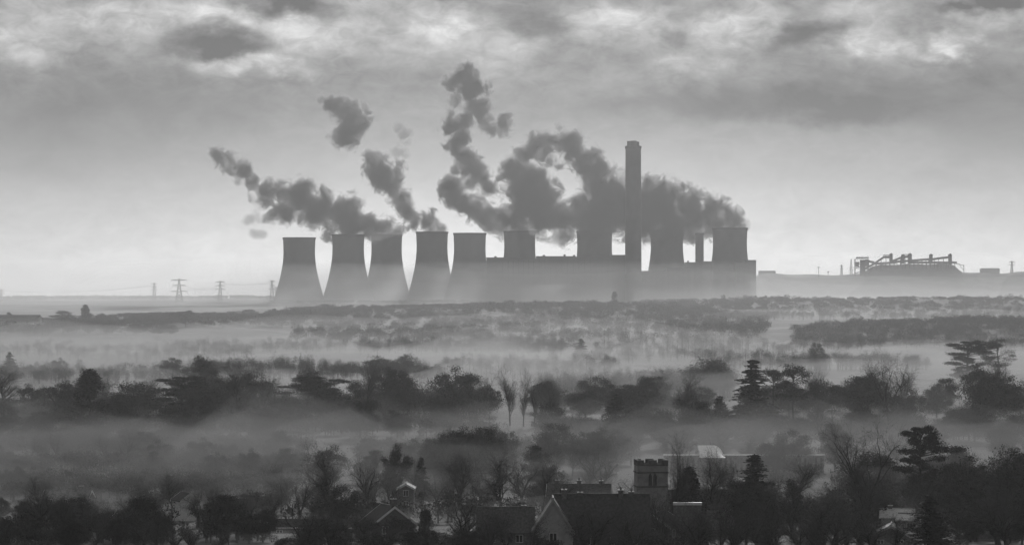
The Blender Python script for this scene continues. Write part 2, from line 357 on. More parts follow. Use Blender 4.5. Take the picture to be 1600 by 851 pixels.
# ------------------------------------------------------------------ trees that stand out one by one
# kind, px, top, width, distance, label
LONE = [
 # the middle wood
 ('columnar', 140, 572, 46, 1290, 'dark blunt columnar cypress rising alone above the hazy wood, west of the cedars'),
 ('bare', 93, 598, 56, 1430, 'small bare tree leaning against the dark blunt cypress on its outer side'),
 ('round', 208, 592, 96, 1420, 'wide low dome of dark foliage between the blunt cypress and the layered cedar'),
 ('cedar', 285, 585, 92, 1400, 'layered cedar with flat shelves of foliage and light showing between them'),
 ('round', 318, 551, 56, 1680, 'round dark tree topping the wood behind the layered cedar'),
 ('bare', 368, 564, 66, 1400, 'tall bare tree with long slim trunk right beside the layered cedar'),
 ('bare', 412, 580, 56, 1500, 'pale see-through bare tree between the slim trunked tree and the flat topped pine'),
 ('cedar', 500, 586, 94, 1420, 'flat topped dark pine with leaning trunk and a bright gap under it'),
 ('bare', 442, 600, 60, 1440, 'lower bare tree tucked against the flat topped pine with the bright gap'),
 ('bare', 573, 561, 48, 1480, 'tall narrow bare tree next to the flat topped pine'),
 ('round', 622, 574, 58, 1520, 'rounded tree with a flattened crown next to the tall narrow bare tree'),
 ('round', 712, 567, 70, 1480, 'broad dome shaped tree at the middle of the hazy wood'),
 ('bare', 758, 580, 44, 1500, 'bare tree at the shoulder of the broad dome shaped tree'),
 ('poplar', 797, 572, 34, 1400, 'first slender bare tree over the bright patch of field'),
 ('poplar', 818, 578, 30, 1390, 'second slender bare tree, in the centre of the bright patch of field'),
 ('poplar', 835, 586, 28, 1400, 'third slender bare tree, closing the bright patch of field'),
 ('bare', 862, 592, 32, 1450, 'short forked bare tree just past the three slender trees'),
 ('round', 858, 624, 52, 1250, 'low dark rounded tree beside the bright patch of field'),
 ('round', 915, 606, 58, 1500, 'hazy grey tree between the low rounded tree and the pointed cypress'),
 ('columnar', 964, 614, 30, 1250, 'pointed dark cypress standing in front of a grey rounded tree'),
 ('round', 990, 598, 80, 1520, 'grey rounded tree fading into mist behind the pointed dark cypress'),
 ('bare', 1060, 572, 62, 1750, 'grey bare tree at the near end of the long misty copse'),
 ('round', 1105, 558, 84, 1800, 'large misty mound of a tree ending the copse before the tall fir'),
 ('bare', 1128, 546, 64, 1820, 'bare tree top sticking above the large misty mound before the tall fir'),
 ('columnar', 1099, 625, 28, 1220, 'smaller pointed one of the twin dark cypresses near the tall fir'),
 ('columnar', 1124, 617, 25, 1220, 'blunter, taller one of the twin dark cypresses near the tall fir'),
 ('cone', 1176, 560, 74, 1240, 'tall dark ragged fir, the darkest and highest tree of the middle wood'),
 ('pine', 1208, 573, 40, 1420, 'thin pine with flat tufts right behind the tall ragged fir'),
 ('pine', 1240, 566, 52, 1400, 'dense pine with a knobbly top beside the tall ragged fir'),
 ('round', 1278, 588, 62, 1450, 'dark sloping tree between the knobbly pine and the arching tree'),
 ('round', 1340, 584, 68, 1440, 'dark arching tree with a bright gap under its branches'),
 ('bare', 1391, 557, 58, 1300, 'tall oval bare tree with a clear bright trunk fork beside the arching tree'),
 ('round', 1463, 600, 44, 1480, 'pale hazy bushy tree standing alone between two bright mist patches'),
 ('round', 1550, 572, 90, 1430, 'big dark spreading oak at the outer end of the middle wood'),
 ('bare', 1553, 556, 44, 1440, 'bare branching top poking out above the big spreading oak'),
 ('cedar', 1512, 530, 74, 1950, 'pale layered pine with sloping branches, behind the big spreading oak'),
 ('pine', 1560, 527, 46, 1950, 'pale pine with a rounded top, behind the big spreading oak'),
 ('round', 1594, 600, 50, 1500, 'dark tree cut by the picture edge next to the spreading oak'),
 ('round', 35, 628, 70, 1430, 'low dark clump at the outer end of the wood, furthest from the fir'),
 ('bare', 1215, 640, 40, 1250, 'small wispy bare tree in the mist at the foot of the tall fir'),
 # trees on the misty ridges behind
 ('cone', 15, 549, 26, 2100, 'pale conical tree alone at the outer edge of the second ridge'),
 ('round', 92, 556, 24, 2150, 'small pale round tree on the second ridge, above the wood with the blunt cypress'),
 ('round', 268, 556, 34, 2150, 'pale low tree on the second ridge peeping out above the layered cedar'),
 ('columnar', 134, 475, 15, 3700, 'blunt square topped tree on the far wood, near the pylons'),
 ('pine', 98, 484, 30, 3700, 'low knobbly tree beside the blunt square topped tree on the far wood'),
 ('cone', 14, 487, 18, 3700, 'tiny pointed tree at the outer end of the far wood below the pylons'),
 ('cedar', 290, 484, 26, 3650, 'flat layered tree on the far wood straight below the three armed pylon'),
 ('round', 262, 486, 36, 3700, 'square cut clump on the far wood beside the flat layered tree'),
 ('columnar', 960, 454, 11, 4350, 'single blunt tree standing above the far dark ridge, below the tall chimney'),
 ('cone', 908, 528, 20, 2700, 'faint pointed tree alone in the mist below the far dark ridge'),
 ('round', 1275, 533, 26, 2250, 'faint square topped tree starting the short hazy row'),
 ('round', 600, 553, 60, 2100, 'hazy tree on the second ridge behind the tall narrow bare tree'),
 ('round', 638, 550, 36, 2120, 'hazy tree crowning the clump behind the flattened round tree'),
 # the near trees round the church and houses
 ('round', 14, 729, 26, 900, 'smaller twin of two hazy bushes at the edge of the misty field'),
 ('round', 32, 725, 32, 905, 'larger twin of two hazy bushes at the edge of the misty field'),
 ('round', 243, 702, 38, 975, 'dim blurred tree deep in the mist above the spiky dark thicket'),
 ('round', 338, 701, 36, 970, 'dim blurred round tree in the mist above the two dark thickets'),
 ('round', 392, 704, 30, 985, 'faint low tree in the mist beside the dim blurred round tree'),
 ('bare', 233, 757, 88, 640, 'spiky topped dark thicket tree beside the small white roof'),
 ('round', 218, 768, 66, 630, 'solid dark tree filling the thicket next to the small white roof'),
 ('round', 345, 768, 84, 640, 'broad black tree on the other side of the small white roof'),
 ('bare', 55, 758, 66, 640, 'dark low tree below the bright far chimney'),
 ('bare', 115, 768, 70, 610, 'thin bare tree leaning over the gap in the dark hedge'),
 ('bush', 45, 840, 110, 520, 'black rounded bush at the bottom corner of the picture'),
 ('round', 112, 808, 60, 560, 'black mound of a tree in front of the thin leaning bare tree'),
 ('bare', 519, 692, 84, 780, 'big spreading bare tree, the largest to the west of the white gabled house'),
 ('bare', 452, 745, 88, 800, 'low hazy bare tree under the shoulder of the big spreading bare tree'),
 ('bare', 578, 712, 56, 790, 'dark twisted bare tree between the big spreading tree and the pyramid shaped tree'),
 ('round', 618, 686, 48, 850, 'dense pyramid shaped tree above the white gabled house'),
 ('cone', 658, 712, 24, 850, 'small clipped cone tree beside the pyramid shaped tree'),
 ('bare', 718, 708, 42, 820, 'thin fan shaped bare tree between the clipped cone and the long pale roof'),
 ('bare', 785, 701, 68, 800, 'twiggy broad bare tree behind the long pale roof'),
 ('bare', 848, 713, 66, 790, 'dark bare tree rising behind the steep stone gable'),
 ('bare', 920, 700, 54, 920, 'ghostly pale bare tree in mist beside the church tower'),
 ('bare', 1050, 682, 62, 620, 'tall dark bare tree in front of the church tower corner'),
 ('columnar', 1078, 726, 40, 660, 'dark evergreen under the tall bare tree by the church tower'),
 ('bare', 1118, 704, 64, 690, 'bare tree with a curved trunk in front of the white rounded roof'),
 ('cone', 1180, 707, 66, 720, 'dark pointed evergreen in front of the long white wall line'),
 ('bare', 1347, 652, 110, 700, 'huge wide bare tree with spreading limbs beside the dark cedar'),
 ('cedar', 1438, 661, 74, 790, 'dark flat topped cedar with a thin spike at its tip'),
 ('cone', 1452, 770, 66, 560, 'black ragged fir beside the white gabled house at the lower edge'),
 ('round', 1500, 705, 90, 800, 'broad dark tree merging into the thicket past the flat topped cedar'),
 ('round', 1575, 690, 80, 760, 'big dark tree at the picture edge past the flat topped cedar'),
 ('bare', 1560, 766, 96, 600, 'black twiggy tree in the lowest corner past the ragged fir'),
 ('columnar', 665, 792, 27, 600, 'black columnar cypress before the long pale roof'),
 ('bush', 585, 828, 66, 520, 'black domed bush in front of the bright sloping roof edge'),
 ('bare', 1215, 756, 70, 560, 'dark fine twigged tree at the lower edge between the church and the ragged fir'),
 ('bare', 1165, 775, 60, 560, 'lower twiggy tree at the foot of the pointed evergreen'),
 ('bare', 1285, 770, 80, 580, 'soft rounded twiggy tree at the lower edge under the huge wide bare tree'),
 ('round', 1240, 742, 40, 700, 'small dark rounded tree behind the fine twigged tree at the lower edge'),
 ('round', 1010, 815, 70, 560, 'dark tree in front of the church roof, below the tower'),
 ('bare', 1090, 790, 80, 560, 'bare tree hiding the broken white wall by the church'),
 ('bush', 860, 838, 36, 530, 'dark shrub growing at the foot of the steep stone gable'),
 ('bare', 925, 788, 84, 520, 'dark twiggy tree spread across the long dark slate roof'),
 ('bare', 985, 796, 70, 515, 'second twiggy tree before the long dark slate roof, nearer the church tower'),
 ('bare', 830, 806, 56, 525, 'twiggy tree between the broad pale ridged roof and the steep stone gable'),
 ('bare', 320, 752, 60, 660, 'bare tree top standing up behind the broad black tree by the small white roof'),
 ('bare', 385, 760, 54, 650, 'bare tree at the outer edge of the broad black tree by the small white roof'),
 ('bare', 760, 800, 70, 530, 'twiggy tree in front of the broad roof with the pale ridge'),
 ('round', 1370, 700, 90, 860, 'hazy rounded mass under the huge wide bare tree'),
]
for k, px, top, w, Y, lab in LONE:
    tree(k, px, top, w, Y, lab)

# ------------------------------------------------------------------ the many others, in belts
def belt(n, x0, x1, y0, y1, t0, t1, w0, w1, kinds, label, group, seed, avoid=()):
    rg = np.random.default_rng(seed)
    for i in range(n):
        px = x0 + (x1-x0)*(i + rg.random())/n
        f = rg.random(); Y = y0 + (y1-y0)*f
        t = t0 + (t1-t0)*rg.random()
        if any(a <= px <= b for a, b in avoid): continue
        H = wz(t, Y) - g1(wx(px, Y), Y)
        w = rg.uniform(w0, w1); kd = kinds[rg.integers(len(kinds))]
        lo = w/FPX*Y*(rg.uniform(.85, 1.25) if kd != 'bush' else .55)
        if H < lo: t = HOR + (CAMZ - lo - g1(wx(px, Y), Y))/Y*FPX
        tree(kd, px, t, w, Y, label, group)
belt(34, -10, 1120, 1470, 1640, 596, 624, 40, 66, ['bare', 'round', 'bare', 'round'], 'ordinary tree filling the misty middle wood between the named ones', 'trees filling the middle wood', 1, ((785, 842),))
belt(13, 1195, 1610, 1500, 1640, 600, 625, 40, 66, ['bare', 'round', 'bare'], 'ordinary tree filling the misty wood past the tall ragged fir', 'trees past the tall fir', 2, ((1315, 1330), (1415, 1440), (1480, 1505)))
belt(16, 0, 700, 1240, 1420, 628, 655, 40, 70, ['round', 'bare', 'round'], 'dim undergrowth tree at the misty foot of the middle wood', 'trees at the foot of the middle wood', 3)
belt(14, 665, 785, 930, 1060, 652, 682, 40, 62, ['round', 'round', 'bare'], 'dark blurred tree in the shadowy clump below the broad dome shaped tree', 'trees of the shadowy clump', 4)
belt(20, 840, 1200, 1020, 1330, 655, 690, 36, 64, ['round', 'bare'], 'faint tree in the mist below the twin dark cypresses', 'trees below the twin cypresses', 5)
belt(34, -10, 480, 980, 1230, 680, 722, 24, 48, ['bare', 'round', 'round'], 'faint blurred tree lost in the misty field behind the dark thickets', 'trees lost in the misty field', 6)
belt(20, 400, 1000, 700, 900, 750, 790, 40, 70, ['bare', 'bare', 'bare', 'round'], 'ordinary garden tree between the houses and the big bare trees', 'garden trees among the houses', 7)
belt(18, 1130, 1430, 620, 860, 735, 800, 40, 80, ['bare', 'bare', 'bare', 'round'], 'ordinary tree in the thicket between the church and the ragged fir', 'trees of the thicket by the church', 8)
belt(18, 1440, 1620, 640, 880, 705, 800, 46, 84, ['bare', 'bare', 'round'], 'ordinary tree in the dark thicket past the flat topped cedar', 'trees of the dark thicket', 9)
belt(26, -10, 420, 540, 640, 788, 838, 30, 56, ['bare', 'bare', 'bare', 'round', 'bush'], 'ordinary dark tree in the black hedge below the small white roof', 'trees of the black hedge', 10)
belt(18, 440, 830, 500, 640, 815, 850, 40, 64, ['bare', 'bush', 'bare', 'round'], 'low dark garden growth at the lower edge before the houses', 'low growth before the houses', 11)
belt(17, 900, 1400, 500, 590, 808, 850, 46, 76, ['bare', 'bush', 'bare'], 'low dark growth at the lower edge below the church', 'low growth below the church', 12)

# ------------------------------------------------------------------ far woods that read as one mass
def wood(name_label, pts, Y, depth, n, wpx, seed, hang=.9, leaf=1.3, front=0, hs=(9, 15)):
    rg = np.random.default_rng(seed); b = MB(); X = [p[0] for p in pts]; T = [p[1] for p in pts]
    for i in range(n):
        px = rg.uniform(X[0], X[-1])
        y = Y - front*rg.random()**1.5 if (front and i % 4) else Y + (rg.uniform(-.25, 1)*depth if i % 3 else 0)
        k = (4000/Y)**.6; top = np.interp(px, X, T) + abs(rg.normal())*2.2*k + (2 if i % 7 else -2.2)*k + 3.2*k*mnoise.noise(Vector((px/(9*k), seed, 0))) + 3*k*mnoise.noise(Vector((px/(34*k), seed, 5)))
        x = wx(px, y); gz = g1(x, y); h = wz(top, Y) - gz
        if y < Y - 40: h = min(h, rg.uniform(*hs))
        h = max(6., min(h, 26.)); w = wpx/FPX*Y*rg.uniform(.35, .75)
        nn = int(70*hang); u = rg.normal(size=(nn, 3)); u /= np.linalg.norm(u, axis=1)[:, None]
        ck = rg.normal(size=(7, 3)); ck /= np.linalg.norm(ck, axis=1)[:, None]; ck *= rg.uniform(.3, .72, (7, 1))
        p = np.array((x, y, gz + h*.52)) + (ck[rg.integers(0, 7, nn)] + u*.42*(rg.random(nn)[:, None]**.45))*np.array((w, w, h*.47))
        b.leaves(p, leaf*rg.uniform(.6, 1.5, nn)*Y/4000, rg)
        b.tube((x, y, gz - .5), (x, y, gz + h*.7), .3, .1, 4)
    o = b.build('woods', M['wood_mass']); tag(o, name_label, None, None, 'stuff'); return o
wood('dark wooded ridge stretched below the power station', [(460, 478), (500, 474), (560, 475), (620, 480), (680, 478), (740, 471), (800, 468), (880, 466), (1000, 467), (1060, 472), (1120, 480), (1200, 486)], 4250, 300, 1350, 23, 1, 4.6, .55, 1100)
wood('pale wooded skyline running past the end of the works', [(1000, 470), (1060, 466), (1150, 461), (1220, 459), (1300, 464), (1450, 463), (1620, 459)], 5000, 300, 620, 18, 2, 4, .6, 600)
wood('curved dark wood on the rise below the conveyors', [(1240, 512), (1270, 500), (1340, 493), (1400, 500), (1460, 491), (1530, 488), (1620, 488)], 3250, 200, 480, 24, 3, 7, .5, 420)
wood('hazy wood below the row of pylons', [(-20, 500), (20, 497), (60, 501), (100, 490), (150, 490), (200, 498), (240, 502), (270, 510)], 3750, 200, 380, 23, 4, 6, .52, 380)
wood('grey wood running in to the foot of the cooling towers', [(200, 494), (260, 488), (330, 490), (400, 487), (450, 478), (480, 478)], 4000, 300, 380, 22, 5, 6, .52, 350)
wood('faint long copse in the mist below the dark ridge', [(330, 535), (420, 529), (520, 527), (620, 529), (760, 533), (900, 538)], 2900, 300, 240, 20, 6, 8, .3)
wood('misty tree line of the second ridge', [(-20, 568), (60, 560), (160, 562), (240, 564), (300, 556), (400, 551), (480, 550), (560, 560), (660, 556), (700, 566)], 2150, 120, 380, 22, 7, 10, .42, 160)
wood('short hazy row of trees on the field past the tall fir', [(1260, 546), (1330, 546), (1400, 545), (1450, 552)], 2300, 120, 110, 22, 8, 9, .36)
wood('long misty copse between the bright patch and the tall fir', [(840, 572), (900, 568), (960, 570), (1040, 566), (1110, 558), (1150, 570)], 1850, 100, 230, 26, 9, 10, .38, 130)
wood('low far tree line under the pylons', [(-20, 478), (0, 474), (30, 474), (70, 476), (120, 472), (180, 468), (240, 470), (300, 470), (380, 468), (440, 467)], 6300, 300, 300, 12, 10)
wood('wooded slopes in the mist under the curved dark wood', [(1150, 482), (1230, 480), (1300, 478), (1420, 480), (1620, 474)], 4100, 500, 260, 16, 11, 5, .4)

wood('dark close wood standing in the mist west of the slender bare trees', [(-30, 636), (60, 622), (130, 606), (200, 604), (260, 612), (330, 604), (400, 616), (450, 606), (520, 612), (580, 602), (650, 596), (720, 594), (770, 604)], 1560, 80, 360, 44, 21, 6, .85, 130, (8, 15))
wood('lower skirts of the dark wood sinking into mist', [(-30, 655), (100, 640), (250, 634), (400, 640), (550, 636), (690, 640), (770, 650)], 1370, 60, 240, 46, 22, 6, .85, 90, (5, 10))
wood('grey close wood between the slender bare trees and the twin cypresses', [(850, 618), (900, 612), (1000, 616), (1060, 622), (1080, 640)], 1600, 90, 110, 38, 23, 6, .8)
wood('misty close wood behind the tall ragged fir', [(1190, 612), (1250, 606), (1320, 616), (1400, 622), (1440, 640)], 1580, 70, 90, 36, 24, 6, .8)
wood('dark close thicket covering the rise past the flat topped cedar', [(1300, 742), (1380, 730), (1440, 722), (1500, 726), (1560, 720), (1640, 716)], 820, 90, 110, 60, 25, 4.2, 1.5)
wood('dark close thicket under the twigs between the church and the ragged fir', [(1100, 792), (1180, 790), (1260, 786), (1340, 790), (1380, 800)], 700, 60, 50, 50, 26, 4.0, 1.5)
wood('dark garden growth filling the ground among the houses', [(400, 802), (480, 796), (560, 806), (640, 802), (740, 810), (830, 800)], 745, 80, 50, 46, 27, 4.0, 1.5)
wood('black undergrowth along the lower edge of the black hedge', [(-20, 815), (100, 818), (200, 800), (300, 800), (410, 806)], 620, 60, 50, 56, 28, 4.0, 1.6)
belt(22, 1180, 1640, 1000, 1300, 648, 690, 40, 66, ['round', 'bare', 'round'], 'faint tree in the mist between the spreading oak and the flat topped cedar', 'trees lost in the mist below the oak', 13)
belt(22, 440, 1380, 500, 560, 800, 846, 50, 84, ['bare', 'bare', 'bare', 'bush'], 'twiggy tree top reaching up from the very bottom of the picture', 'tree tops along the bottom', 14, ((840, 905), (1375, 1440)))
belt(12, 430, 1000, 900, 1020, 712, 745, 36, 60, ['bare', 'round'], 'hazy tree standing behind the houses at the near side of the mist', 'hazy trees behind the houses', 15, ((990, 1000),))
belt(10, 30, 150, 640, 760, 772, 786, 28, 46, ['bare', 'bare', 'round'], 'ordinary dark tree screening the far house with the bright chimney', 'trees screening the far house', 16)
belt(6, 150, 215, 610, 660, 782, 800, 34, 54, ['bare', 'bare', 'round'], 'ordinary dark tree before the house with the broken white bargeboard', 'trees before the low house', 17)

wood('faint wooded line in the mist left of the pointed lone tree', [(560, 520), (640, 514), (720, 518), (800, 512), (880, 520)], 2900, 160, 160, 20, 31, 8, .3, 200)
wood('faint wooded line in the mist below the last cooling tower', [(930, 526), (1010, 516), (1090, 512), (1160, 518), (1240, 530)], 2800, 160, 170, 20, 32, 8, .3, 220)
wood('faint wood low in the mist below the pylons', [(-20, 532), (60, 526), (140, 534), (230, 528), (320, 520), (400, 526)], 2750, 160, 190, 20, 33, 8, .3, 200)
wood('misty thicket on the field behind the dark thickets', [(-20, 690), (60, 682), (150, 690), (240, 680), (330, 684), (420, 676), (480, 684)], 1190, 60, 150, 46, 34, 7, .85, 90, (6, 11))
wood('misty growth between the shadowy clump and the church tower', [(560, 690), (640, 684), (720, 672), (800, 680), (880, 684), (990, 688)], 1150, 60, 130, 46, 35, 7, .85, 90, (6, 11))
wood('misty growth round the twin cypresses and the tall fir', [(850, 662), (930, 656), (1010, 662), (1090, 660), (1180, 664), (1260, 668)], 1330, 60, 130, 42, 36, 7, .85, 80, (5, 9))
wood('misty growth under the spreading oak', [(1260, 668), (1340, 664), (1420, 668), (1500, 660), (1620, 654)], 1330, 60, 110, 42, 37, 7, .85, 80, (5, 9))

wood('murky low growth on the misty field, nearer rows', [(-20, 712), (80, 716), (180, 708), (280, 714), (380, 706), (480, 712)], 1040, 50, 170, 48, 38, 7, .9, 70, (5, 9))
wood('murky low growth just behind the dark thickets', [(-20, 742), (80, 738), (180, 744), (280, 740), (380, 736), (470, 744)], 920, 50, 150, 50, 39, 7, .95, 60, (4, 8))

wood('thin line of scrub and trees along the foot of the cooling towers', [(425, 470), (480, 469), (560, 471), (640, 470), (720, 469), (800, 468)], 5650, 80, 260, 11, 40, 2, .6)

belt(16, -10, 430, 660, 800, 762, 800, 34, 60, ['bare', 'bare', 'bare', 'round'], 'thin winter tree rising behind the black hedge at the edge of the misty field', 'winter trees behind the black hedge', 18, ((278, 304),))
belt(14, 1280, 1620, 560, 640, 770, 830, 44, 76, ['bare', 'bare', 'bare', 'round'], 'thin winter tree at the lower edge round the ragged fir', 'winter trees round the ragged fir', 19, ((1365, 1440),))
wood('thin grey copse on the misty flats above the three slender trees', [(690, 552), (760, 546), (840, 550), (900, 544), (960, 552)], 2350, 120, 110, 22, 41, 9, .36, 140)
wood('thin grey copse on the misty flats behind the tall fir', [(1130, 545), (1190, 538), (1240, 542), (1290, 548)], 2400, 120, 80, 22, 42, 9, .36, 140)

# ------------------------------------------------------------------ church, houses, barns
def church():
    Y = 690.; px = 1017.; x = wx(px, Y); gz = g1(x, Y) - .5; H = wz(726, Y) - gz; w = 3.15
    o = empty('church', (x, Y, gz), 'square stone church tower with battlements and a twin belfry window', 'church', None, R(4))
    s = MB(); s.box(-w, w, -w, w, 0, H); s.build('tower', M['stone'], o)
    for z in (H-1.5, H-4.4):
        c = MB(); t = .16; zz = z
        for a in ((-w-t, w+t, -w-t, -w-.003), (-w-t, w+t, w+.003, w+t), (-w-t, -w-.003, -w, w), (w+.003, w+t, -w, w)): c.box(*a, zz, zz+.3)
        c.build('string_course', M['stone_dark'], o)
    p = MB(); t = .45
    for sy in (-1, 1):
        y0, y1 = (-w-.06, -w+t) if sy < 0 else (w-t, w+.06)
        p.box(-w-.06, w+.06, y0, y1, H+.003, H+.45)
        for a, b in ((-w-.06, -w+1.35), (-.85, .85), (w-1.35, w+.06)): p.box(a, b, y0, y1, H+.452, H+1.2)
    for sx in (-1, 1):
        x0, x1 = (-w-.06, -w+t) if sx < 0 else (w-t, w+.06)
        p.box(x0, x1, -w+t+.003, w-t-.003, H+.003, H+.45)
        for a, b in ((-w+t+.01, -w+1.3), (-.85, .85), (w-1.3, w-t-.01)): p.box(x0, x1, a, b, H+.452, H+1.2)
    p.build('battlements', M['stone_dark'], o)
    for sx in (-.48, .48):
        wd = MB(); pts = [(-.36, 0), (.36, 0), (.36, 1.9), (.2, 2.3), (0, 2.6), (-.2, 2.3), (-.36, 1.9)]
        wd.prism([(a+sx, z+H-4.05) for a, z in pts], -w-.02, -w+.2); wo = wd.build('belfry_window', M['pane'], o)
        f = MB()
        for a, b in ((sx-.47, sx-.38), (sx+.38, sx+.47)): f.box(a, b, -w-.1, -w-.003, H-4.05, H-2.1)
        f.build('frame', M['stone'], wo)
    for sx in (-1, 1):
        b = MB(); x0, x1 = (-w-.7, -w-.003) if sx < 0 else (w+.003, w+.7)
        b.box(x0, x1, -w-.7, -w+.5, 0, H*.62); b.build('buttress', M['stone'], o)
    n = MB(); n.box(w+.01, w+14, -2.8, 4.2, 0, 5.2); n.build('nave', M['stone'], o)
    r = MB(); r.prism([(-3.2, 5.2), (4.6-.0, 5.2), (.7, 9.2)], 0, 14.2); ro = r.build('nave_roof', M['slate'], o); ro.rotation_euler = (0, 0, R(90)); ro.location = (w+14.2, 0, .003)
church()

def house(px, ridge, Y, wid, length, label, rot=0, pitch=1.0, mw='brick', mr='slate', eave=None, chims=(), verge=True, vm='white', wins=2, name='house', cat='house', fascia=False, ovh=.35, gable_win=True, group=None):
    """gable faces the viewer when rot = 0; local x across the gable, y along the ridge."""
    x = wx(px, Y); zr = wz(ridge, Y); gz = g1(x, Y) - .4; H = zr - gz; rh = wid/2*pitch; E = H - rh
    o = empty(name, (x, Y, gz), label, cat, group, R(rot)); h = wid/2; l = length/2
    b = MB(); b.prism([(-h, 0), (h, 0), (h, E), (0, H-.05), (-h, E)], -l, l); wl = b.build('wall', M[mw], o)
    t = .18; r = MB(); k = math.hypot(1, pitch)
    for s in (-1, 1):
        ex = s*(h+ovh); ez = E - ovh*pitch
        poly = [(0, H), (ex, ez), (ex, ez+t*k), (0, H+t*k)]
        r.prism(poly if s > 0 else poly[::-1], -l-ovh, l+ovh)
    ro = r.build('roof', M[mr], o)
    rc = MB(); rc.prism([(-.18, H+t*k+.005), (.18, H+t*k+.005), (.08, H+t*k+.14), (-.08, H+t*k+.14)], -l-ovh, l+ovh); rc.build('ridge_tiles', M['tile'], ro)
    if verge:
        for sgn in (-1, 1):
            v = MB()
            for s in (-1, 1):
                ex = s*(h+ovh+.02); ez = E - (ovh+.02)*pitch
                poly = [(0, H-.22), (ex, ez-.2), (ex, ez+t*k+.05), (0, H+t*k+.05)]
                y0, y1 = (-l-ovh-.08, -l-ovh-.004) if sgn < 0 else (l+ovh+.004, l+ovh+.08)
                v.prism(poly if s > 0 else poly[::-1], y0, y1)
            v.build('bargeboard', M[vm], o)  # white paint also stands in for sun glints along roof edges
    if fascia:
        for s in (-1, 1):
            g = MB(); ex = s*(h+ovh); ez = E - ovh*pitch
            g.box(min(ex+s*.004, ex+s*.12), max(ex+s*.004, ex+s*.12), -l-ovh, l+ovh, ez-.12, ez+.16); g.build('gutter', M['white'], o)
    for (cx, cyy, ch, cw) in chims:
        c = MB(); zb = H - abs(cx)*pitch - .5; c.box(cx-cw/2, cx+cw/2, cyy-.4, cyy+.4, zb, H+ch); co_ = c.build('chimney', M['brick'], ro)
        cp = MB(); cp.box(cx-cw/2-.1, cx+cw/2+.1, cyy-.5, cyy+.5, H+ch+.003, H+ch+.15); cp.build('chimney_cap', M['render'], co_)
        for i in range(max(1, int(cw/.5))):
            q = MB(); xx = cx - cw/2 + (i+.5)*cw/max(1, int(cw/.5)); q.lathe([(.13, H+ch+.15), (.11, H+ch+.6)], 8)
            qv = q.verts(); q2 = MB(); q2.add(qv + np.array((xx, cyy, 0)), q.f); q2.build('chimney_pot', M['tile'], co_)
    def window(cx, cz, ww, wh, face):
        f = MB(); p = MB(); u = .09
        if face == 'g':
            yy = -l
            for a in ((cx-ww/2-u, cx-ww/2, cz, cz+wh), (cx+ww/2, cx+ww/2+u, cz, cz+wh), (cx-ww/2-u, cx+ww/2+u, cz+wh+.002, cz+wh+u), (cx-ww/2-u, cx+ww/2+u, cz-u, cz-.002), (cx-.04, cx+.04, cz, cz+wh)): f.box(a[0], a[1], yy-.08, yy-.004, a[2], a[3])
            p.box(cx-ww/2+.004, cx+ww/2-.004, yy-.03, yy-.005, cz+.004, cz+wh-.004)
        else:
            s = face; xx = s*h
            for a in ((cx-ww/2-u, cx-ww/2, cz, cz+wh), (cx+ww/2, cx+ww/2+u, cz, cz+wh), (cx-ww/2-u, cx+ww/2+u, cz+wh+.002, cz+wh+u), (cx-ww/2-u, cx+ww/2+u, cz-u, cz-.002), (cx-.04, cx+.04, cz, cz+wh)): f.box(min(xx+s*.004, xx+s*.08), max(xx+s*.004, xx+s*.08), a[0], a[1], a[2], a[3])
            p.box(min(xx+s*.005, xx+s*.03), max(xx+s*.005, xx+s*.03), cx-ww/2+.004, cx+ww/2-.004, cz+.004, cz+wh-.004)
        fo = p.build('window', M['pane'], o); f.build('frame', M['white'], fo)
    if wins:
        for i in range(wins):
            cx = (i - (wins-1)/2)*wid*.42
            window(cx, E-1.7, 1.1, 1.3, 'g')
            if E > 4.5: window(cx, E-4.4, 1.2, 1.4, 'g')
        for s in (-1, 1):
            for i in range(max(1, int(length/3.5))):
                window(-l + (i+.5)*length/max(1, int(length/3.5)), E-1.8, 1.1, 1.2, s)
    return o
# the big dark roof in front of the church, with its steep stone gable towards us
house(940, 774, 560, 9.5, 15.5, 'long dark slate roofed house below the church tower, chimneys on its ridge', 90, 1.25, 'stone_dark', 'slate', None, ((0, 6.3, 1.0, 1.6), (.5, 3.6, .5, 1.3), (0, -3.2, .9, 1.7), (.2, -5.0, .6, .9)), False, 'white', 2)
house(864, 779, 550, 6.4, 7., 'steep stone gable with pale bargeboards joined to the long dark roof', 0, 1.55, 'render', 'slate', None, (), True, 'render', 1, 'gabled_house')
house(790, 794, 585, 7.5, 9.6, 'broad roof with a pale lit ridge beside the steep stone gable', 90, 1.0, 'brick', 'tile', None, ((0, -3.2, .5, .9),), False, 'white', 2)
house(635, 755, 800, 3.8, 8, 'small house with a white chevron gable under the pyramid shaped tree', 0, .52, 'brick', 'slate', None, (), True, 'white', 1)
house(606, 790, 640, 8.6, 8, 'house with one bright sloping roof edge and a pale chimney at its top', 20, .75, 'brick', 'slate', None, ((.1, -3.2, 1.5, 1.0),), True, 'white', 2)
house(1392, 819, 620, 8.6, 9, 'house with white bargeboards and white windows beside the black ragged fir', -8, .5, 'brick', 'slate', None, (), True, 'white', 2)
house(1402, 794, 700, 6, 6.5, 'pale roofed house behind the white gabled house by the ragged fir', 80, .55, 'render', 'sheet_white', None, ((0, 1.5, .6, .8),), True, 'white', 2)
house(1425, 803, 660, 4, 5, 'small lower pale roof stepping down beside the black ragged fir', 70, .5, 'render', 'sheet_white', None, (), True, 'white', 1)
house(290, 770, 760, 4.2, 6, 'small white gabled house wall showing between the two dark thickets', 25, .7, 'white', 'slate', None, (), True, 'white', 0)
house(190, 799, 700, 4.6, 6, 'low house with a broken white bargeboard beside the spiky thicket', -15, .7, 'brick', 'slate', None, (), True, 'white', 1)
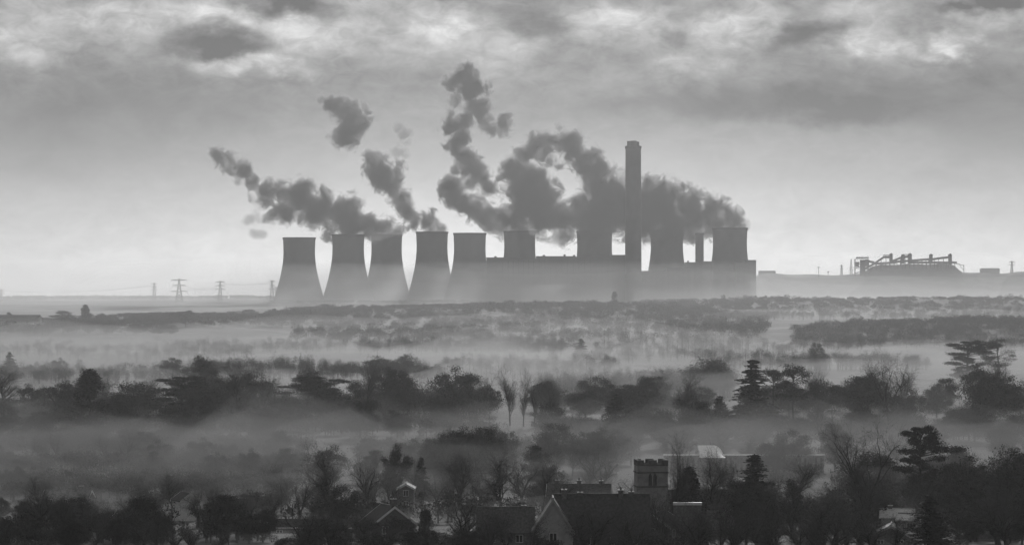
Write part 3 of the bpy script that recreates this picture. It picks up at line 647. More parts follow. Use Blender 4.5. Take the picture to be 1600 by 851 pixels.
house(107, 766, 860, 5, 12, 'far house in the mist with a bright chimney above the dark hedge', 80, .6, 'brick', 'tile', None, ((0, -3.4, 1.2, .9),), True, 'white', 2)
house(1030, 801, 600, 7, 7, 'house with one white sloping verge below the tall dark bare tree', -25, .62, 'brick', 'slate', None, (), True, 'white', 1)
house(905, 757, 760, 7, 14, 'far terrace roof with broad chimneys behind the long dark roof', 86, .6, 'brick', 'tile', None, ((0, 5., 1.0, 1.6), (0, 0, 1.0, 1.5), (0, -5, .9, 1.5)), True, 'white', 2)
house(1560, 828, 640, 5, 8, 'low house with a lit white gutter past the ragged fir', 85, .5, 'brick', 'slate', None, ((0, -2.5, 1.3, .8),), True, 'white', 1)
house(500, 812, 690, 7, 20, 'long low building with a thin white eaves line under the big spreading bare tree', 88, .35, 'brick', 'slate', None, (), False, 'white', 2, 'long_shed', 'shed', True)
house(1345, 801, 760, 6, 8, 'dull tiled house among the twigs under the huge wide bare tree', 75, .7, 'brick', 'tile', None, ((0, 2, 1.0, .9),), True, 'white', 2)
house(1085, 770, 720, 8, 9, 'ruinous pale gabled house wall behind the bare tree by the church', 70, .8, 'render', 'tile', None, ((0, 3, 1.0, .9),), True, 'white', 2)
house(20, 500-8, 3650, 20, 60, 'tiny flat barn roof on the far wood under the pylons', 88, .3, 'render', 'slate', None, (), False, 'white', 0, 'barn', 'barn')

def polytunnel():
    Y = 1030.; x = wx(1108, Y); z0 = wz(711, Y); gz = g1(x, Y) - .3; h0 = z0 - gz; Rr = wz(695, Y) - z0
    o = empty('white_roofed_hall', (x, Y, gz), 'white barrel roofed hall rounded at one end, shining above the long white line', 'hall')
    w = MB(); w.box(-3.4, 3.6, -Rr*4.5, Rr*4.5, 0, h0); w.build('wall', M['brick'], o)
    r = MB(); xs = np.concatenate([np.linspace(-3.6, 1.2, 8), np.linspace(1.5, 4.1, 12)]); n = 15; V = []
    for xx in xs:
        k = 1 if xx < 1.2 else math.sqrt(max(0, 1 - ((xx-1.2)/2.95)**2))
        for j in range(n): a = math.pi*j/(n-1); u = 2*j/(n-1) - 1; V.append((xx, Rr*4.6*u, h0 + .02 + Rr*k*(1 - abs(u))))
    m = len(xs); q = [(i*n+j, i*n+j+1, (i+1)*n+j+1, (i+1)*n+j) for i in range(m-1) for j in range(n-1)] + [tuple(range(n)), tuple(range((m-1)*n, m*n))[::-1]]
    r.add(V, q); r.build('roof', M['sheet_white'], o)
polytunnel()
def long_hall():
    Y = 1010.; xa, xb = wx(1040, Y), wx(1292, Y); x = (xa+xb)/2; gz = g1(x, Y) - .3; z = wz(711, Y) - gz; w = (xb-xa)/2
    o = empty('long_hall', (x, Y, gz), 'long low hall with a thin white roof edge crossing behind the pointed evergreen', 'hall')
    b = MB(); b.box(-w, w, 10, 11.2, 0, z-.55); b.build('wall', M['brick'], o)
    r = MB(); poly = [(9.7, z-.55), (11.1, z-.25), (11.1, z-.1), (9.7, z-.4)]
    r.add([(-w-.3, y, zz) for y, zz in poly] + [(w+.3, y, zz) for y, zz in poly], [(0, 1, 2, 3), (7, 6, 5, 4), (0, 4, 5, 1), (1, 5, 6, 2), (2, 6, 7, 3), (3, 7, 4, 0)])
    r.build('roof', M['sheet_white'], o)
    f = MB()
    for i in range(30):
        a = -w + (i+.5)*2*w/30; f.box(a-.35, a+.35, 9.93, 9.997, .6, z-1.2)
    f.build('window_band', M['pane'], o)
long_hall()
def wall_run(px0, px1, top, Y, label, cap=.3, m='brick'):
    xa, xb = wx(px0, Y), wx(px1, Y); x = (xa+xb)/2; z = wz(top, Y); gz = g1(x, Y)
    w = empty('garden_wall', (x, Y, gz - .3), label, 'wall'); h = z - gz + .3
    o = MB(); o.box(xa-x, xb-x, -.12, .12, 0, h-cap); o.build('wall', M[m], w)
    c = MB(); c.box(xa-x-.05, xb-x+.05, -.2, .2, h-cap+.003, h); c.build('coping', M['white'], w)
wall_run(403, 470, 815, 720, 'thin white garden wall line under the low hazy bare tree', .2)
wall_run(1052, 1096, 784, 600, 'short bright garden wall with creeper beside the church house', .5, 'brick')

# ------------------------------------------------------------------ power station
Y0 = 6050.
def cooling_tower(px, top, wpx, Y, label):
    x = wx(px, Y); gz = g1(x, Y) - 9.5; H = wz(top, Y) - gz; rt = wpx/2/FPX*Y
    o = empty('cooling_tower', (x, Y, gz), label, 'cooling tower', 'cooling towers of the power station')
    zs = np.linspace(.075, 1, 30); zt = .80
    def rad(t):                                  # hyperbola, waist at zt
        b = .545
        return rt*.965*math.sqrt(1 + ((t - zt)/b)**2) if t < zt else rt*(.965 + .035*((t-zt)/(1-zt))**1.5)
    s = MB(); prof = [(rad(t), H*t) for t in zs]
    s.lathe(prof + [(r-.9, z) for r, z in prof[::-1]], 64); s.build('shell', M['concrete'], o, True)
    c = MB(); r = rad(1.0); c.lathe([(r+.05, H-3.2), (r+.8, H-3), (r+.8, H+.1), (r-1.2, H+.1), (r-1.2, H-1.5)], 64); c.build('rim', M['concrete_dark'], o)
    l = MB(); r1 = rad(.078)-.4; r0 = r1+4
    for i in range(36):
        a, b2 = 2*math.pi*i/36, 2*math.pi*(i+.5)/36
        for bb in (b2, 2*math.pi*(i-.5)/36): l.tube((math.cos(a)*r0, math.sin(a)*r0, -1), (math.cos(bb)*r1, math.sin(bb)*r1, H*.079), .45, .45, 4)
    l.build('support_columns', M['concrete'], o)
    return o
cooling_tower(467.5, 371, 51, 6000, 'cooling tower with no steam at the open end of the row, beside the pylons')
cooling_tower(544, 366, 51, 6080, 'second cooling tower from the pylons, lost under the long drifting plume')
cooling_tower(604, 366, 49, 6240, 'third cooling tower from the pylons, touching its neighbour, plume rising from it')
cooling_tower(675, 362, 50, 6150, 'cooling tower before the clean rimmed one, small plume leaning off it')
cooling_tower(734, 364, 51, 6060, 'clean rimmed cooling tower at the end of the low boiler block, no steam')
cooling_tower(812, 361, 50, 6300, 'cooling tower half hidden behind the boiler block, under the tall twisting plume')
cooling_tower(929, 361, 56, 6280, 'cooling tower behind the boiler block nearest the tall chimney')
cooling_tower(1042, 359, 52, 6150, 'cooling tower just past the tall chimney, under the thick steam bank')
cooling_tower(1140.5, 356, 55, 6040, 'last cooling tower, furthest from the pylons, edge of the thick steam bank')

def chimney():
    px, Y = 989.5, 5850.; x = wx(px, Y); gz = g1(x, Y) - 2; H = wz(228, Y) - gz; r0 = 14.6; r1 = 13.6
    o = empty('power_station_chimney', (x, Y, gz), 'very tall straight chimney with a stepped cap, highest thing of the power station', 'chimney')
    s = MB(); s.lathe([(r0, 0), (r0-.4, H*.4), (r1, H), (r1-1.5, H), (r1-1.5, H-8)], 40); s.build('shaft', M['concrete_dark'], o, True)
    b = MB(); b.lathe([(r1+.05, H-5), (r1+.9, H-4.8), (r1+.9, H-.5), (r1+.05, H-.3)], 40); b.build('collar', M['concrete_dark'], o)
    for k in range(3):
        a = 2*math.pi*k/3 + .55; f = MB(); cx, cy = 5.8*math.cos(a), 5.8*math.sin(a)
        f.lathe([(5.7, H-3), (5.7, H+8.6 - 1.2*(k == 0)), (4.9, H+8.6 - 1.2*(k == 0)), (4.9, H-2)], 24)
        fo = f.build('flue', M['concrete_dark'], o); fo.location = (cx, cy, 0)
chimney()
def plant_block(name, label, cat, segs, Y, d, mname='cladding', extra=None):
    cx = (segs[0][0] + segs[-1][1])/2; x = wx(cx, Y); gz = g1(x, Y) - 3
    o = empty(name, (x, Y, gz), label, cat)
    for i, (a, b, top) in enumerate(segs):
        m = MB(); x0, x1, z1 = wx(a, Y)-x, wx(b, Y)-x, wz(top, Y)-gz
        m.box(x0, x1, 0, d + i*.7, 0, z1)
        w = m.build('wall', M[mname], o)
        p = MB(); p.box(x0-.4, x1+.4 if i == len(segs)-1 else x1-.3, -.4, d + i*.7 + .4, z1+.003, z1+1.1); p.build('roof', M['concrete_dark'], o)
        n = max(2, int((x1-x0)/9)); k = MB()
        for j in range(n):
            xx = x0 + (j+.5)*(x1-x0)/n; k.box(xx-.5, xx+.5, -.35, -.003, 4, z1-2)
        k.build('cladding_ribs', M['concrete_dark'], w)
    if extra:
        for (a, b, top, base) in extra:
            m = MB(); m.box(wx(a, Y)-x, wx(b, Y)-x, d*.3, d*.6, wz(base, Y)-gz-.5, wz(top, Y)-gz); m.build('roof_vent', M['steel'], o)
    return o
plant_block('boiler_house', 'long dark flat roofed boiler block between the clean rimmed cooling tower and tall chimney', 'power station', [(760, 790, 403), (790, 838, 404.5), (838, 900, 401), (900, 954, 402), (954, 979, 399)], 5950, 70, 'cladding', [(772, 776, 400, 403), (848, 852, 398, 401), (881, 884, 397, 401), (896, 899, 398, 401)])
plant_block('plant_annex', 'low block between the chimney and the last cooling tower with a slim stack on it', 'plant building', [(1072, 1090, 410.5), (1090, 1112, 409)], 5980, 50, 'cladding', [(1075, 1077, 407, 410)])
plant_block('pump_house', 'square block butted against the last cooling tower', 'plant building', [(1150, 1167, 411), (1167, 1181.5, 407)], 5960, 45)
plant_block('turbine_hall', 'very low grey hall in mist in front of the chimney foot', 'plant building', [(985, 1040, 424), (1040, 1080, 419)], 5900, 40)
def stack():
    Y = 6010.; x = wx(1093, Y); gz = g1(x, Y); H = wz(362, Y) - gz
    o = empty('slim_stack', (x, Y, gz - 2), 'slim stack standing between the last two cooling towers', 'stack')
    s = MB(); s.lathe([(7.8, 0), (7.5, H), (6.6, H), (6.6, H-6)], 28); s.build('shaft', M['concrete_dark'], o, True)
    c = MB(); c.lathe([(7.55, H-3), (8.3, H-2.8), (8.3, H-.4), (7.55, H-.3)], 28); c.build('collar', M['concrete_dark'], o)
stack()

# ------------------------------------------------------------------ conveyors and coal heap on the ash mound
def lattice(mb, x0, x1, y0, y1, z0, z1, n, r=.35):
    for a in (x0, x1):
        for b in (y0, y1): mb.bar((a, b, z0), (a, b, z1), r)
    for i in range(n+1):
        z = z0 + (z1-z0)*i/n
        for b in (y0, y1): mb.bar((x0, b, z), (x1, b, z), r*.8)
        for a in (x0, x1): mb.bar((a, y0, z), (a, y1, z), r*.8)
        if i < n:
            z2 = z0 + (z1-z0)*(i+1)/n
            for b in (y0, y1): mb.bar((x0, b, z), (x1, b, z2), r*.6)
CY = 6330.
def P(px, py, dy=0): return (wx(px, CY), CY + dy, wz(py, CY))
def coal_heap():
    b = MB(); top = [(1337, 433), (1345, 431), (1358, 420), (1366, 415.5), (1380, 413), (1400, 413.5), (1420, 412), (1450, 413), (1480, 411), (1492, 414), (1503, 423), (1512, 430), (1520, 433)]
    xs = np.linspace(1337, 1520, 60); tz = np.interp(xs, [t[0] for t in top], [t[1] for t in top])
    V = []; n = 17
    for px, py in zip(xs, tz):
        x = wx(px, CY); zt = wz(py, CY); zb = wz(436, CY)
        for k in range(n):
            t = (k - 8)/8; z = zb + (zt-zb)*(1 - abs(t)**1.3); V.append((x, CY + 20 + t*42, z + rng.normal()*.25*(abs(t) < .9)))
    q = [(i*n+k, (i+1)*n+k, (i+1)*n+k+1, i*n+k+1) for i in range(59) for k in range(n-1)]
    q += [tuple(range(n)), tuple(range(59*n+n-1, 59*n-1, -1)), tuple(i*n for i in range(59, -1, -1)), tuple(i*n+n-1 for i in range(60))]
    b.add(V, q); o = b.build('coal_heap', M['coal'], None, True); tag(o, 'long dark coal heap with sloping ends under the zigzag conveyors', 'coal heap')
coal_heap()
def gallery(mb, a, b, w=4.5, h=4.2):
    p0, p1 = Vector(P(*a)), Vector(P(*b)); h2 = h/2
    v = []
    for p in (p0, p1):
        for sy, sz in ((-1, -1), (1, -1), (1, 1), (-1, 1)): v.append((p.x, p.y + sy*w/2, p.z + sz*h2))
    mb.add(v, [(0, 3, 2, 1), (4, 5, 6, 7), (0, 1, 5, 4), (1, 2, 6, 5), (2, 3, 7, 6), (3, 0, 4, 7)])
def conveyors():
    o = empty('conveyor_tower', P(1346, 432), 'open lattice transfer tower at the low end of the zigzag conveyors', 'conveyor tower')
    L = o.location; m = MB()
    def rel(p): return (p[0]-L.x, p[1]-L.y, p[2]-L.z)
    a, b = rel(P(1336, 432, -6)), rel(P(1357, 405, 9)); lattice(m, a[0], b[0], a[1], b[1], a[2]-2, b[2], 4, .7); m.build('lattice_frame', M['steel'], o)
    r = MB(); c0, c1 = rel(P(1338, 403.5, -7)), rel(P(1357, 401.5, 10)); r.box(c0[0], c1[0], c0[1], c1[1], c0[2], c1[2]); r.build('roof', M['steel'], o)
    for k, (x0, x1, t, bt) in enumerate(((1344, 1352, 406, 431), (1336.5, 1342, 409, 417), (1352.5, 1357, 407, 416))):
        h = MB(); c0, c1 = rel(P(x0, bt, -4)), rel(P(x1, t, 6)); h.box(c0[0], c1[0], c0[1], c1[1], c0[2], c1[2]); h.build('hopper', M['cladding'], o)
    pts = [[(1352, 407), (1366, 410)], [(1350, 420), (1364, 413), (1381, 401.5), (1394, 401.5)], [(1394, 408), (1411, 401), (1424, 401)], [(1398, 409), (1424, 407), (1450, 405), (1456, 404)], [(1450, 406), (1470, 403), (1486, 401.5)], [(1420, 410), (1495, 410)], [(1366, 412), (1400, 410)]]
    labs = ['short stub conveyor leaving the lattice transfer tower at its top', 'steep conveyor climbing from the lattice transfer tower to the first peak', 'conveyor climbing to the second peak, by the double hood', 'long gently sloped conveyor past the double hooded peak', 'last conveyor rising to the far dark cabin', 'level conveyor lying along the coal heap crest, past the second peak', 'level conveyor lying along the coal heap crest under the first peak']
    for pl, lb in zip(pts, labs):
        g = MB(); c = empty('coal_conveyor', P(*pl[0]), lb, 'conveyor', 'coal conveyors')
        for p, q2 in zip(pl[:-1], pl[1:]): gallery(g, p, q2)
        L2 = c.location; gg = MB(); gg.add(g.verts() - np.array(L2), g.f); gg.build('gallery', M['cladding'], c)
        t = MB()
        for p, q2 in zip(pl[:-1], pl[1:]):
            k = max(2, int((q2[0]-p[0])/6))
            for i in range(k):
                f = (i+.5)/k; px, py = p[0]+(q2[0]-p[0])*f, p[1]+(q2[1]-p[1])*f
                for dy in (-2.3, 2.3): t.bar(tuple(np.array(P(px, py+1.5, dy)) - L2), tuple(np.array(P(px+.4, 421, dy*1.6)) - L2), .4)
        t.build('trestle', M['steel'], c)
    for (x0, x1, t, bt, lb) in ((1390, 1394.5, 397, 412, 'dark head house at the first conveyor peak'), (1408, 1413, 399, 412, 'near dark cabin of the double hooded second peak'), (1419, 1424.5, 397, 412, 'far dark cabin of the double hooded second peak'), (1452, 1457, 398, 412, 'small pointed cabin midway along the conveyors'), (1482, 1487, 397.5, 413, 'tall dark cabin at the far end of the conveyors')):
        h = MB(); c = empty('conveyor_cabin', P((x0+x1)/2, bt), lb, 'cabin', 'conveyor cabins'); Lc = c.location
        a, b = np.array(P(x0, bt, -4)) - Lc, np.array(P(x1, t, 5)) - Lc
        h.box(a[0], b[0], a[1], b[1], a[2], b[2]); h.build('wall', M['cladding'], c)
        p = MB(); xm = (a[0]+b[0])/2; p.prism([(a[0]-.6, b[2]+.01), (b[0]+.6, b[2]+.01), (xm, b[2]+2.2)], a[1]-.5, b[1]+.5); p.build('roof', M['steel'], c)
    for (x0, x1, t, lb) in ((1380, 1393, 398, 'thin flat canopy over the first conveyor peak'), (1409, 1422, 397, 'thin flat canopy bridging the second conveyor peak')):
        h = MB(); c = empty('canopy', P(x0, t), lb, 'canopy'); Lc = c.location
        a, b = np.array(P(x0, t+1, -5)) - Lc, np.array(P(x1, t, 6)) - Lc
        h.box(a[0], b[0], a[1], b[1], a[2], b[2]); h.build('roof', M['steel'], c)
        s = MB(); zz = (np.array(P(x0, 404)) - Lc)[2]
        for f in (.05, .35, .65, .95): s.bar((a[0]+(b[0]-a[0])*f, 0, a[2]), (a[0]+(b[0]-a[0])*f, 0, zz), .4)
        s.build('post', M['steel'], c)
    c = empty('stacker_boom', P(1505, 432), 'thin stacker arm on a post reaching out past the coal heap end', 'stacker'); Lc = c.location
    s = MB(); s.bar(np.array(P(1492, 411)) - Lc, np.array(P(1507, 415)) - Lc, .9); s.build('arm', M['steel'], c)
    s = MB(); s.bar(np.array(P(1506, 435)) - Lc, np.array(P(1506, 414)) - Lc, .8); s.bar(np.array(P(1498, 413)) - Lc, np.array(P(1506, 422)) - Lc, .5); s.build('post', M['steel'], c)
conveyors()
def shed(px0, px1, top, base, label):
    Y = 6390.; xx = wx((px0+px1)/2, Y); zg = g1(xx, Y) - 1; c = empty('shed', (xx, Y, zg), label, 'shed')
    w = (px1-px0)/FPX*Y/2; h = max(4., wz(top, Y) - zg); b = MB(); b.box(-w, w, 0, 20, -4, h); b.build('wall', M['cladding'], c)
    r = MB(); r.prism([(-w-.8, h+.01), (w+.8, h+.01), (w*.9, h+1.4), (-w*.9, h+1.4)], -.8, 20.8); r.build('roof', M['steel'], c)
shed(1533, 1562, 420, 424, 'long low shed on the ash mound past the coal heap')
shed(1186, 1212, 425.5, 428, 'low shed on the mound beside the last cooling tower')

# ------------------------------------------------------------------ pylons, masts and lines
def pylon(px, top, base, Y, wpx, label, arms=(.97, .78, .60), spread=.17, rz=0, th=.6):
    x = wx(px, Y); gz = g1(x, Y); H = wz(top, Y) - gz; hw = wpx/2/FPX*Y
    o = empty('electricity_pylon', (x, Y, gz), label, 'pylon', 'electricity pylons', rz)
    b = MB(); n = 8
    def w(t): return H*spread*(1-t)**1.25*.5 + .75
    for i in range(n):
        z0, z1 = H*.95*i/n, H*.95*(i+1)/n; a, c = w(i/n), w((i+1)/n)
        for sx in (-1, 1):
            for sy in (-1, 1):
                b.bar((sx*a, sy*a, z0), (sx*c, sy*c, z1), th)
            b.bar((-a*sx, -a, z0), (c*sx, -c, z1), th*.6); b.bar((-a*sx, a, z0), (c*sx, c, z1), th*.6)
    b.bar((0, 0, H*.93), (0, 0, H), th*1.2); b.build('lattice_mast', M['steel'], o)
    for k, t in enumerate(arms):
        m = MB(); L = hw*(1.0, .82, 1.0)[k] if len(arms) == 3 else hw; z = H*t*.95; q2 = w(t)
        for s in (-1, 1):
            m.bar((s*q2*.5, -q2*.6, z), (s*L, 0, z+.3), th*.9); m.bar((s*q2*.5, q2*.6, z), (s*L, 0, z+.3), th*.9); m.bar((s*q2*.5, 0, z+H*.035), (s*L, 0, z+.3), th*.8)
            m.bar((s*L, 0, z), (s*L, 0, z-H*.05), th*.6)
        m.build('crossarm', M['steel'], o)
    return (x, Y, gz, H, hw)
PL = [pylon(2, 451, 474, 6350, 10, 'pylon cut by the picture edge, furthest from the cooling towers'),
 pylon(241, 441, 473, 6100, 9, 'narrow pylon next to the tallest one, on its far side from the cooling towers'),
 pylon(280, 434, 474, 5700, 25, 'tallest pylon with the widest crossarms', (.95, .72, .46), .26),
 pylon(344, 438, 470, 5900, 15, 'mid sized pylon halfway between the tallest one and the cooling towers'),
 pylon(425, 437, 469, 5950, 9, 'slim pylon just before the first cooling tower'),
 pylon(432, 448, 470, 6250, 8, 'smaller pylon almost touching the first cooling tower')]
pylon(1330, 404, 431, 6380, 6, 'tall thin mast pylon beside the lattice transfer tower', (.45, .3), .10, 0, .4)
pylon(1315, 413, 431, 6400, 5, 'shorter faint pylon next to the thin mast', (.9, .6), .12)
pylon(1581, 407, 424, 6380, 9, 'lone pylon on the mound near the long low shed', (.92, .7), .14)
def mast(px, top, Y, label):
    x = wx(px, Y); gz = g1(x, Y); H = wz(top, Y) - gz
    o = empty('lamp_mast', (x, Y, gz - .3), label, 'mast'); b = MB(); b.tube((0, 0, 0), (0, 0, H), .6, .4, 6, True); b.build('post', M['steel'], o)
    h = MB(); h.box(-2, 2, -.7, .7, H-1.2, H+.5); h.build('lamp_head', M['steel'], o)
mast(1279, 417, 6330, 'small floodlight mast alone on the mound')
mast(1294, 424, 6350, 'tiny post on the mound beyond the floodlight mast')
def line(a, b, lab, t):
    o = empty('power_line', (0, 0, 0), lab, 'power line', 'overhead power lines'); m = MB()
    for s in (-1, 1):
        p0 = Vector((a[0]+s*a[4]*.8, a[1], a[2]+a[3]*t-2)); p1 = Vector((b[0]+s*b[4]*.8, b[1], b[2]+b[3]*t-2)); pr = p0
        for i in range(1, 17):
            f = i/16; q2 = p0.lerp(p1, f); q2.z -= 26*f*(1-f)*min(1, (p1-p0).length/300); m.tube(pr, q2, .17, .17, 4); pr = q2
    m.build('cable', M['steel'], o)
line(PL[0], PL[1], 'sagging power line running out to the edge pylon', .9); line(PL[2], PL[3], 'sagging power line from the tallest pylon toward the towers', .7); line(PL[3], PL[4], 'sagging power line reaching the slim pylon by the first tower', .9)

# ------------------------------------------------------------------ steam
def steam_mat(name, dens, blobs, amp, seed, scale=.024):
    """Soft-edged density round the plume's own puffs, torn by fractal noise in space."""
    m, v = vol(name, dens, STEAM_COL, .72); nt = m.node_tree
    tc = N(nt, 'ShaderNodeTexCoord')
    acc = None
    for p, r in blobs:
        d = N(nt, 'ShaderNodeVectorMath', operation='DISTANCE'); nt.links.new(tc.outputs['Object'], d.inputs[0]); d.inputs[1].default_value = p
        f = N(nt, 'ShaderNodeMath', operation='MULTIPLY_ADD'); nt.links.new(d.outputs['Value'], f.inputs[0]); f.inputs[1].default_value = -1/r; f.inputs[2].default_value = 1
        if acc is None: acc = f.outputs[0]
        else:
            mx = N(nt, 'ShaderNodeMath', operation='SMOOTH_MAX'); mx.inputs[2].default_value = .12
            nt.links.new(acc, mx.inputs[0]); nt.links.new(f.outputs[0], mx.inputs[1]); acc = mx.outputs[0]
    mp = N(nt, 'ShaderNodeMapping'); mp.inputs['Location'].default_value = (seed*31.7, seed*7.3, seed); nt.links.new(tc.outputs['Object'], mp.inputs['Vector'])
    no = N(nt, 'ShaderNodeTexNoise'); no.inputs['Scale'].default_value = scale; no.inputs['Detail'].default_value = 5; no.inputs['Roughness'].default_value = .68; no.inputs['Distortion'].default_value = .7
    nt.links.new(mp.outputs['Vector'], no.inputs['Vector'])
    e = N(nt, 'ShaderNodeMath', operation='MULTIPLY_ADD'); nt.links.new(no.outputs['Fac'], e.inputs[0]); e.inputs[1].default_value = amp; e.inputs[2].default_value = -.5*amp - .05
    a2 = N(nt, 'ShaderNodeMath', operation='ADD'); nt.links.new(acc, a2.inputs[0]); nt.links.new(e.outputs[0], a2.inputs[1])
    mr = N(nt, 'ShaderNodeMapRange'); mr.interpolation_type = 'SMOOTHSTEP'; mr.inputs['From Min'].default_value = .0; mr.inputs['From Max'].default_value = .42; mr.inputs['To Max'].default_value = dens
    nt.links.new(a2.outputs[0], mr.inputs['Value']); nt.links.new(mr.outputs['Result'], v.inputs['Density'])
    m.cycles.volume_step_rate = .08
    return m
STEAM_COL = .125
def ico(sub):
    import bmesh
    b = bmesh.new(); bmesh.ops.create_icosphere(b, subdivisions=sub, radius=1); v = np.array([x.co[:] for x in b.verts]); f = np.array([[q.index for q in p.verts] for p in b.faces]); b.free(); return v, f
ICV, ICF = ico(2)
def steam(blobs, Y, label, seed, dens=.12, amp=4.2, scale=.036, grow=1.38, vox=4., deep=1., name='steam_plume'):
    rg = np.random.default_rng(seed); b = MB()
    path = []
    for k in range(len(blobs)):
        px, py, r = blobs[k][:3]; path.append((px, py, r))
        if k+1 < len(blobs) and not (len(blobs[k]) > 3):
            x2, y2, r2 = blobs[k+1][:3]; n = max(1, int(math.hypot(x2-px, y2-py)/(.6*(r+r2))+.5))
            for j in range(1, n): f = j/n; path.append((px+(x2-px)*f, py+(y2-py)*f, r+(r2-r)*f))
    pts = []
    for px, py, r in path:
        rm = r/FPX*Y*grow; c = np.array((wx(px, Y), Y + rg.normal()*rm*.3, wz(py, Y))); pts.append((tuple(c), rm))
        b.addq(ICV*rm*1.32 + c, ICF)
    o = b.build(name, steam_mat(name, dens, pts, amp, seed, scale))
    rm = o.modifiers.new('r', 'REMESH'); rm.mode = 'VOXEL'; rm.voxel_size = vox
    for sz, st in ((30, 8), (12, 5)):
        t = bpy.data.textures.new('puff', 'CLOUDS'); t.noise_scale = sz; t.noise_depth = 2
        d = o.modifiers.new('d', 'DISPLACE'); d.texture = t; d.texture_coords = 'GLOBAL'; d.strength = st; d.mid_level = .5
    dg = bpy.context.evaluated_depsgraph_get(); me = bpy.data.meshes.new_from_object(o.evaluated_get(dg)); o.modifiers.clear(); old = o.data; o.data = me
    if not me.materials: me.materials.append(old.materials[0])
    me.materials[0] = old.materials[0]
    me.polygons.foreach_set('use_smooth', [True]*len(me.polygons))
    tag(o, label, 'steam plume' if name == 'steam_plume' else 'steam cloud', 'steam over the power station'); return o
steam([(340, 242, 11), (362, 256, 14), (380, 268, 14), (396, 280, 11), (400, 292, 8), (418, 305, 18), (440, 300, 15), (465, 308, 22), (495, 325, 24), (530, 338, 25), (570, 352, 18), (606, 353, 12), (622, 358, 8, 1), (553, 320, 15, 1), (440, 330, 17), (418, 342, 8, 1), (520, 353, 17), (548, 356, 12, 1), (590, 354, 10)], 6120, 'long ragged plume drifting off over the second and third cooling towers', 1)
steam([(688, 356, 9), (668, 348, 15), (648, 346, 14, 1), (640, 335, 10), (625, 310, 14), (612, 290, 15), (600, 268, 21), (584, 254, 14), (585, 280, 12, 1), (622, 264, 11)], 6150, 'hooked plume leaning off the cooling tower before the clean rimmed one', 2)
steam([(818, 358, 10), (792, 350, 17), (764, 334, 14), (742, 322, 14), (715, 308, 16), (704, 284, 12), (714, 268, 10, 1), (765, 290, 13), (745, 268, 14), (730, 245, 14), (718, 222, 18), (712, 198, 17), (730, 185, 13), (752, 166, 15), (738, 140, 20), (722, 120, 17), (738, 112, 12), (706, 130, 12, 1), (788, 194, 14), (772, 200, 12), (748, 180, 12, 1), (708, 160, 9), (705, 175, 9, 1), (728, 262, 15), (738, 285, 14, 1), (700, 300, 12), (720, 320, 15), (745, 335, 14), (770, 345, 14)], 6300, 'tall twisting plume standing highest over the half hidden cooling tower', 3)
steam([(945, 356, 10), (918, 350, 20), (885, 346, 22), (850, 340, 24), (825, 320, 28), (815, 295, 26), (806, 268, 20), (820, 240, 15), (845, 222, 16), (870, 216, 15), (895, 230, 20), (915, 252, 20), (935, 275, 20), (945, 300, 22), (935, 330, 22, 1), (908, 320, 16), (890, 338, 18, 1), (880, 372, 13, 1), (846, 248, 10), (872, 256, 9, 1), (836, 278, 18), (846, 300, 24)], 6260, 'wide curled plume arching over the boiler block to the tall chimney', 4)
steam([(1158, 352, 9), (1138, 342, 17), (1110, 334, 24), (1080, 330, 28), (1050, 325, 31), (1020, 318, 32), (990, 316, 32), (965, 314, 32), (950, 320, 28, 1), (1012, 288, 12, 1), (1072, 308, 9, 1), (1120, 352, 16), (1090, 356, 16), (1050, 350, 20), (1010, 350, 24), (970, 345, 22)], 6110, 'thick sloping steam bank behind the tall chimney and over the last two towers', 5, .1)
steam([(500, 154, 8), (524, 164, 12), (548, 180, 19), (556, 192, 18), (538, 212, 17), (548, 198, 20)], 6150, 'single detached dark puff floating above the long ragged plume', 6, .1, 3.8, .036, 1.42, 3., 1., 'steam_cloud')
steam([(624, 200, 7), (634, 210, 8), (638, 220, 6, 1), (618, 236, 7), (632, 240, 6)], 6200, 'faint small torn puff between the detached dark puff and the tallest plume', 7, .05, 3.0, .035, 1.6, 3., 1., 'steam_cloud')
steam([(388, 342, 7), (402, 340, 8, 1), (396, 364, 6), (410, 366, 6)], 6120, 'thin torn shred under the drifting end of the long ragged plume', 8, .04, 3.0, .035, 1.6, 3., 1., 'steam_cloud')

# ------------------------------------------------------------------ sky, sun, camera
SUN_AZ, SUN_EL = R(3.0), R(13.0)
world = bpy.data.worlds.new('World'); scene.world = world; world.use_nodes = True
nt = world.node_tree; bg = nt.nodes['Background']; L = nt.links.new
sky = N(nt, 'ShaderNodeTexSky'); sky.sky_type = 'NISHITA'; sky.sun_disc = False; sky.sun_elevation = SUN_EL; sky.sun_rotation = SUN_AZ; sky.air_density = 1; sky.dust_density = 2.5
bw = N(nt, 'ShaderNodeRGBToBW'); L(sky.outputs['Color'], bw.inputs['Color'])
tc = N(nt, 'ShaderNodeTexCoord'); sp = N(nt, 'ShaderNodeSeparateXYZ'); L(tc.outputs['Generated'], sp.inputs[0])
def mth(op, a, b=None, c=None, clamp=False):
    n = N(nt, 'ShaderNodeMath', operation=op); n.use_clamp = clamp
    for i, x in enumerate((a, b, c)):
        if x is None: continue
        if isinstance(x, (int, float)): n.inputs[i].default_value = x
        else: L(x, n.inputs[i])
    return n.outputs[0]
az = mth('MULTIPLY', mth('ARCTAN2', sp.outputs['X'], sp.outputs['Y']), 180/math.pi)
el = mth('MULTIPLY', mth('ARCSINE', sp.outputs['Z']), 180/math.pi)
cv = N(nt, 'ShaderNodeCombineXYZ'); L(az, cv.inputs[0]); L(el, cv.inputs[1])
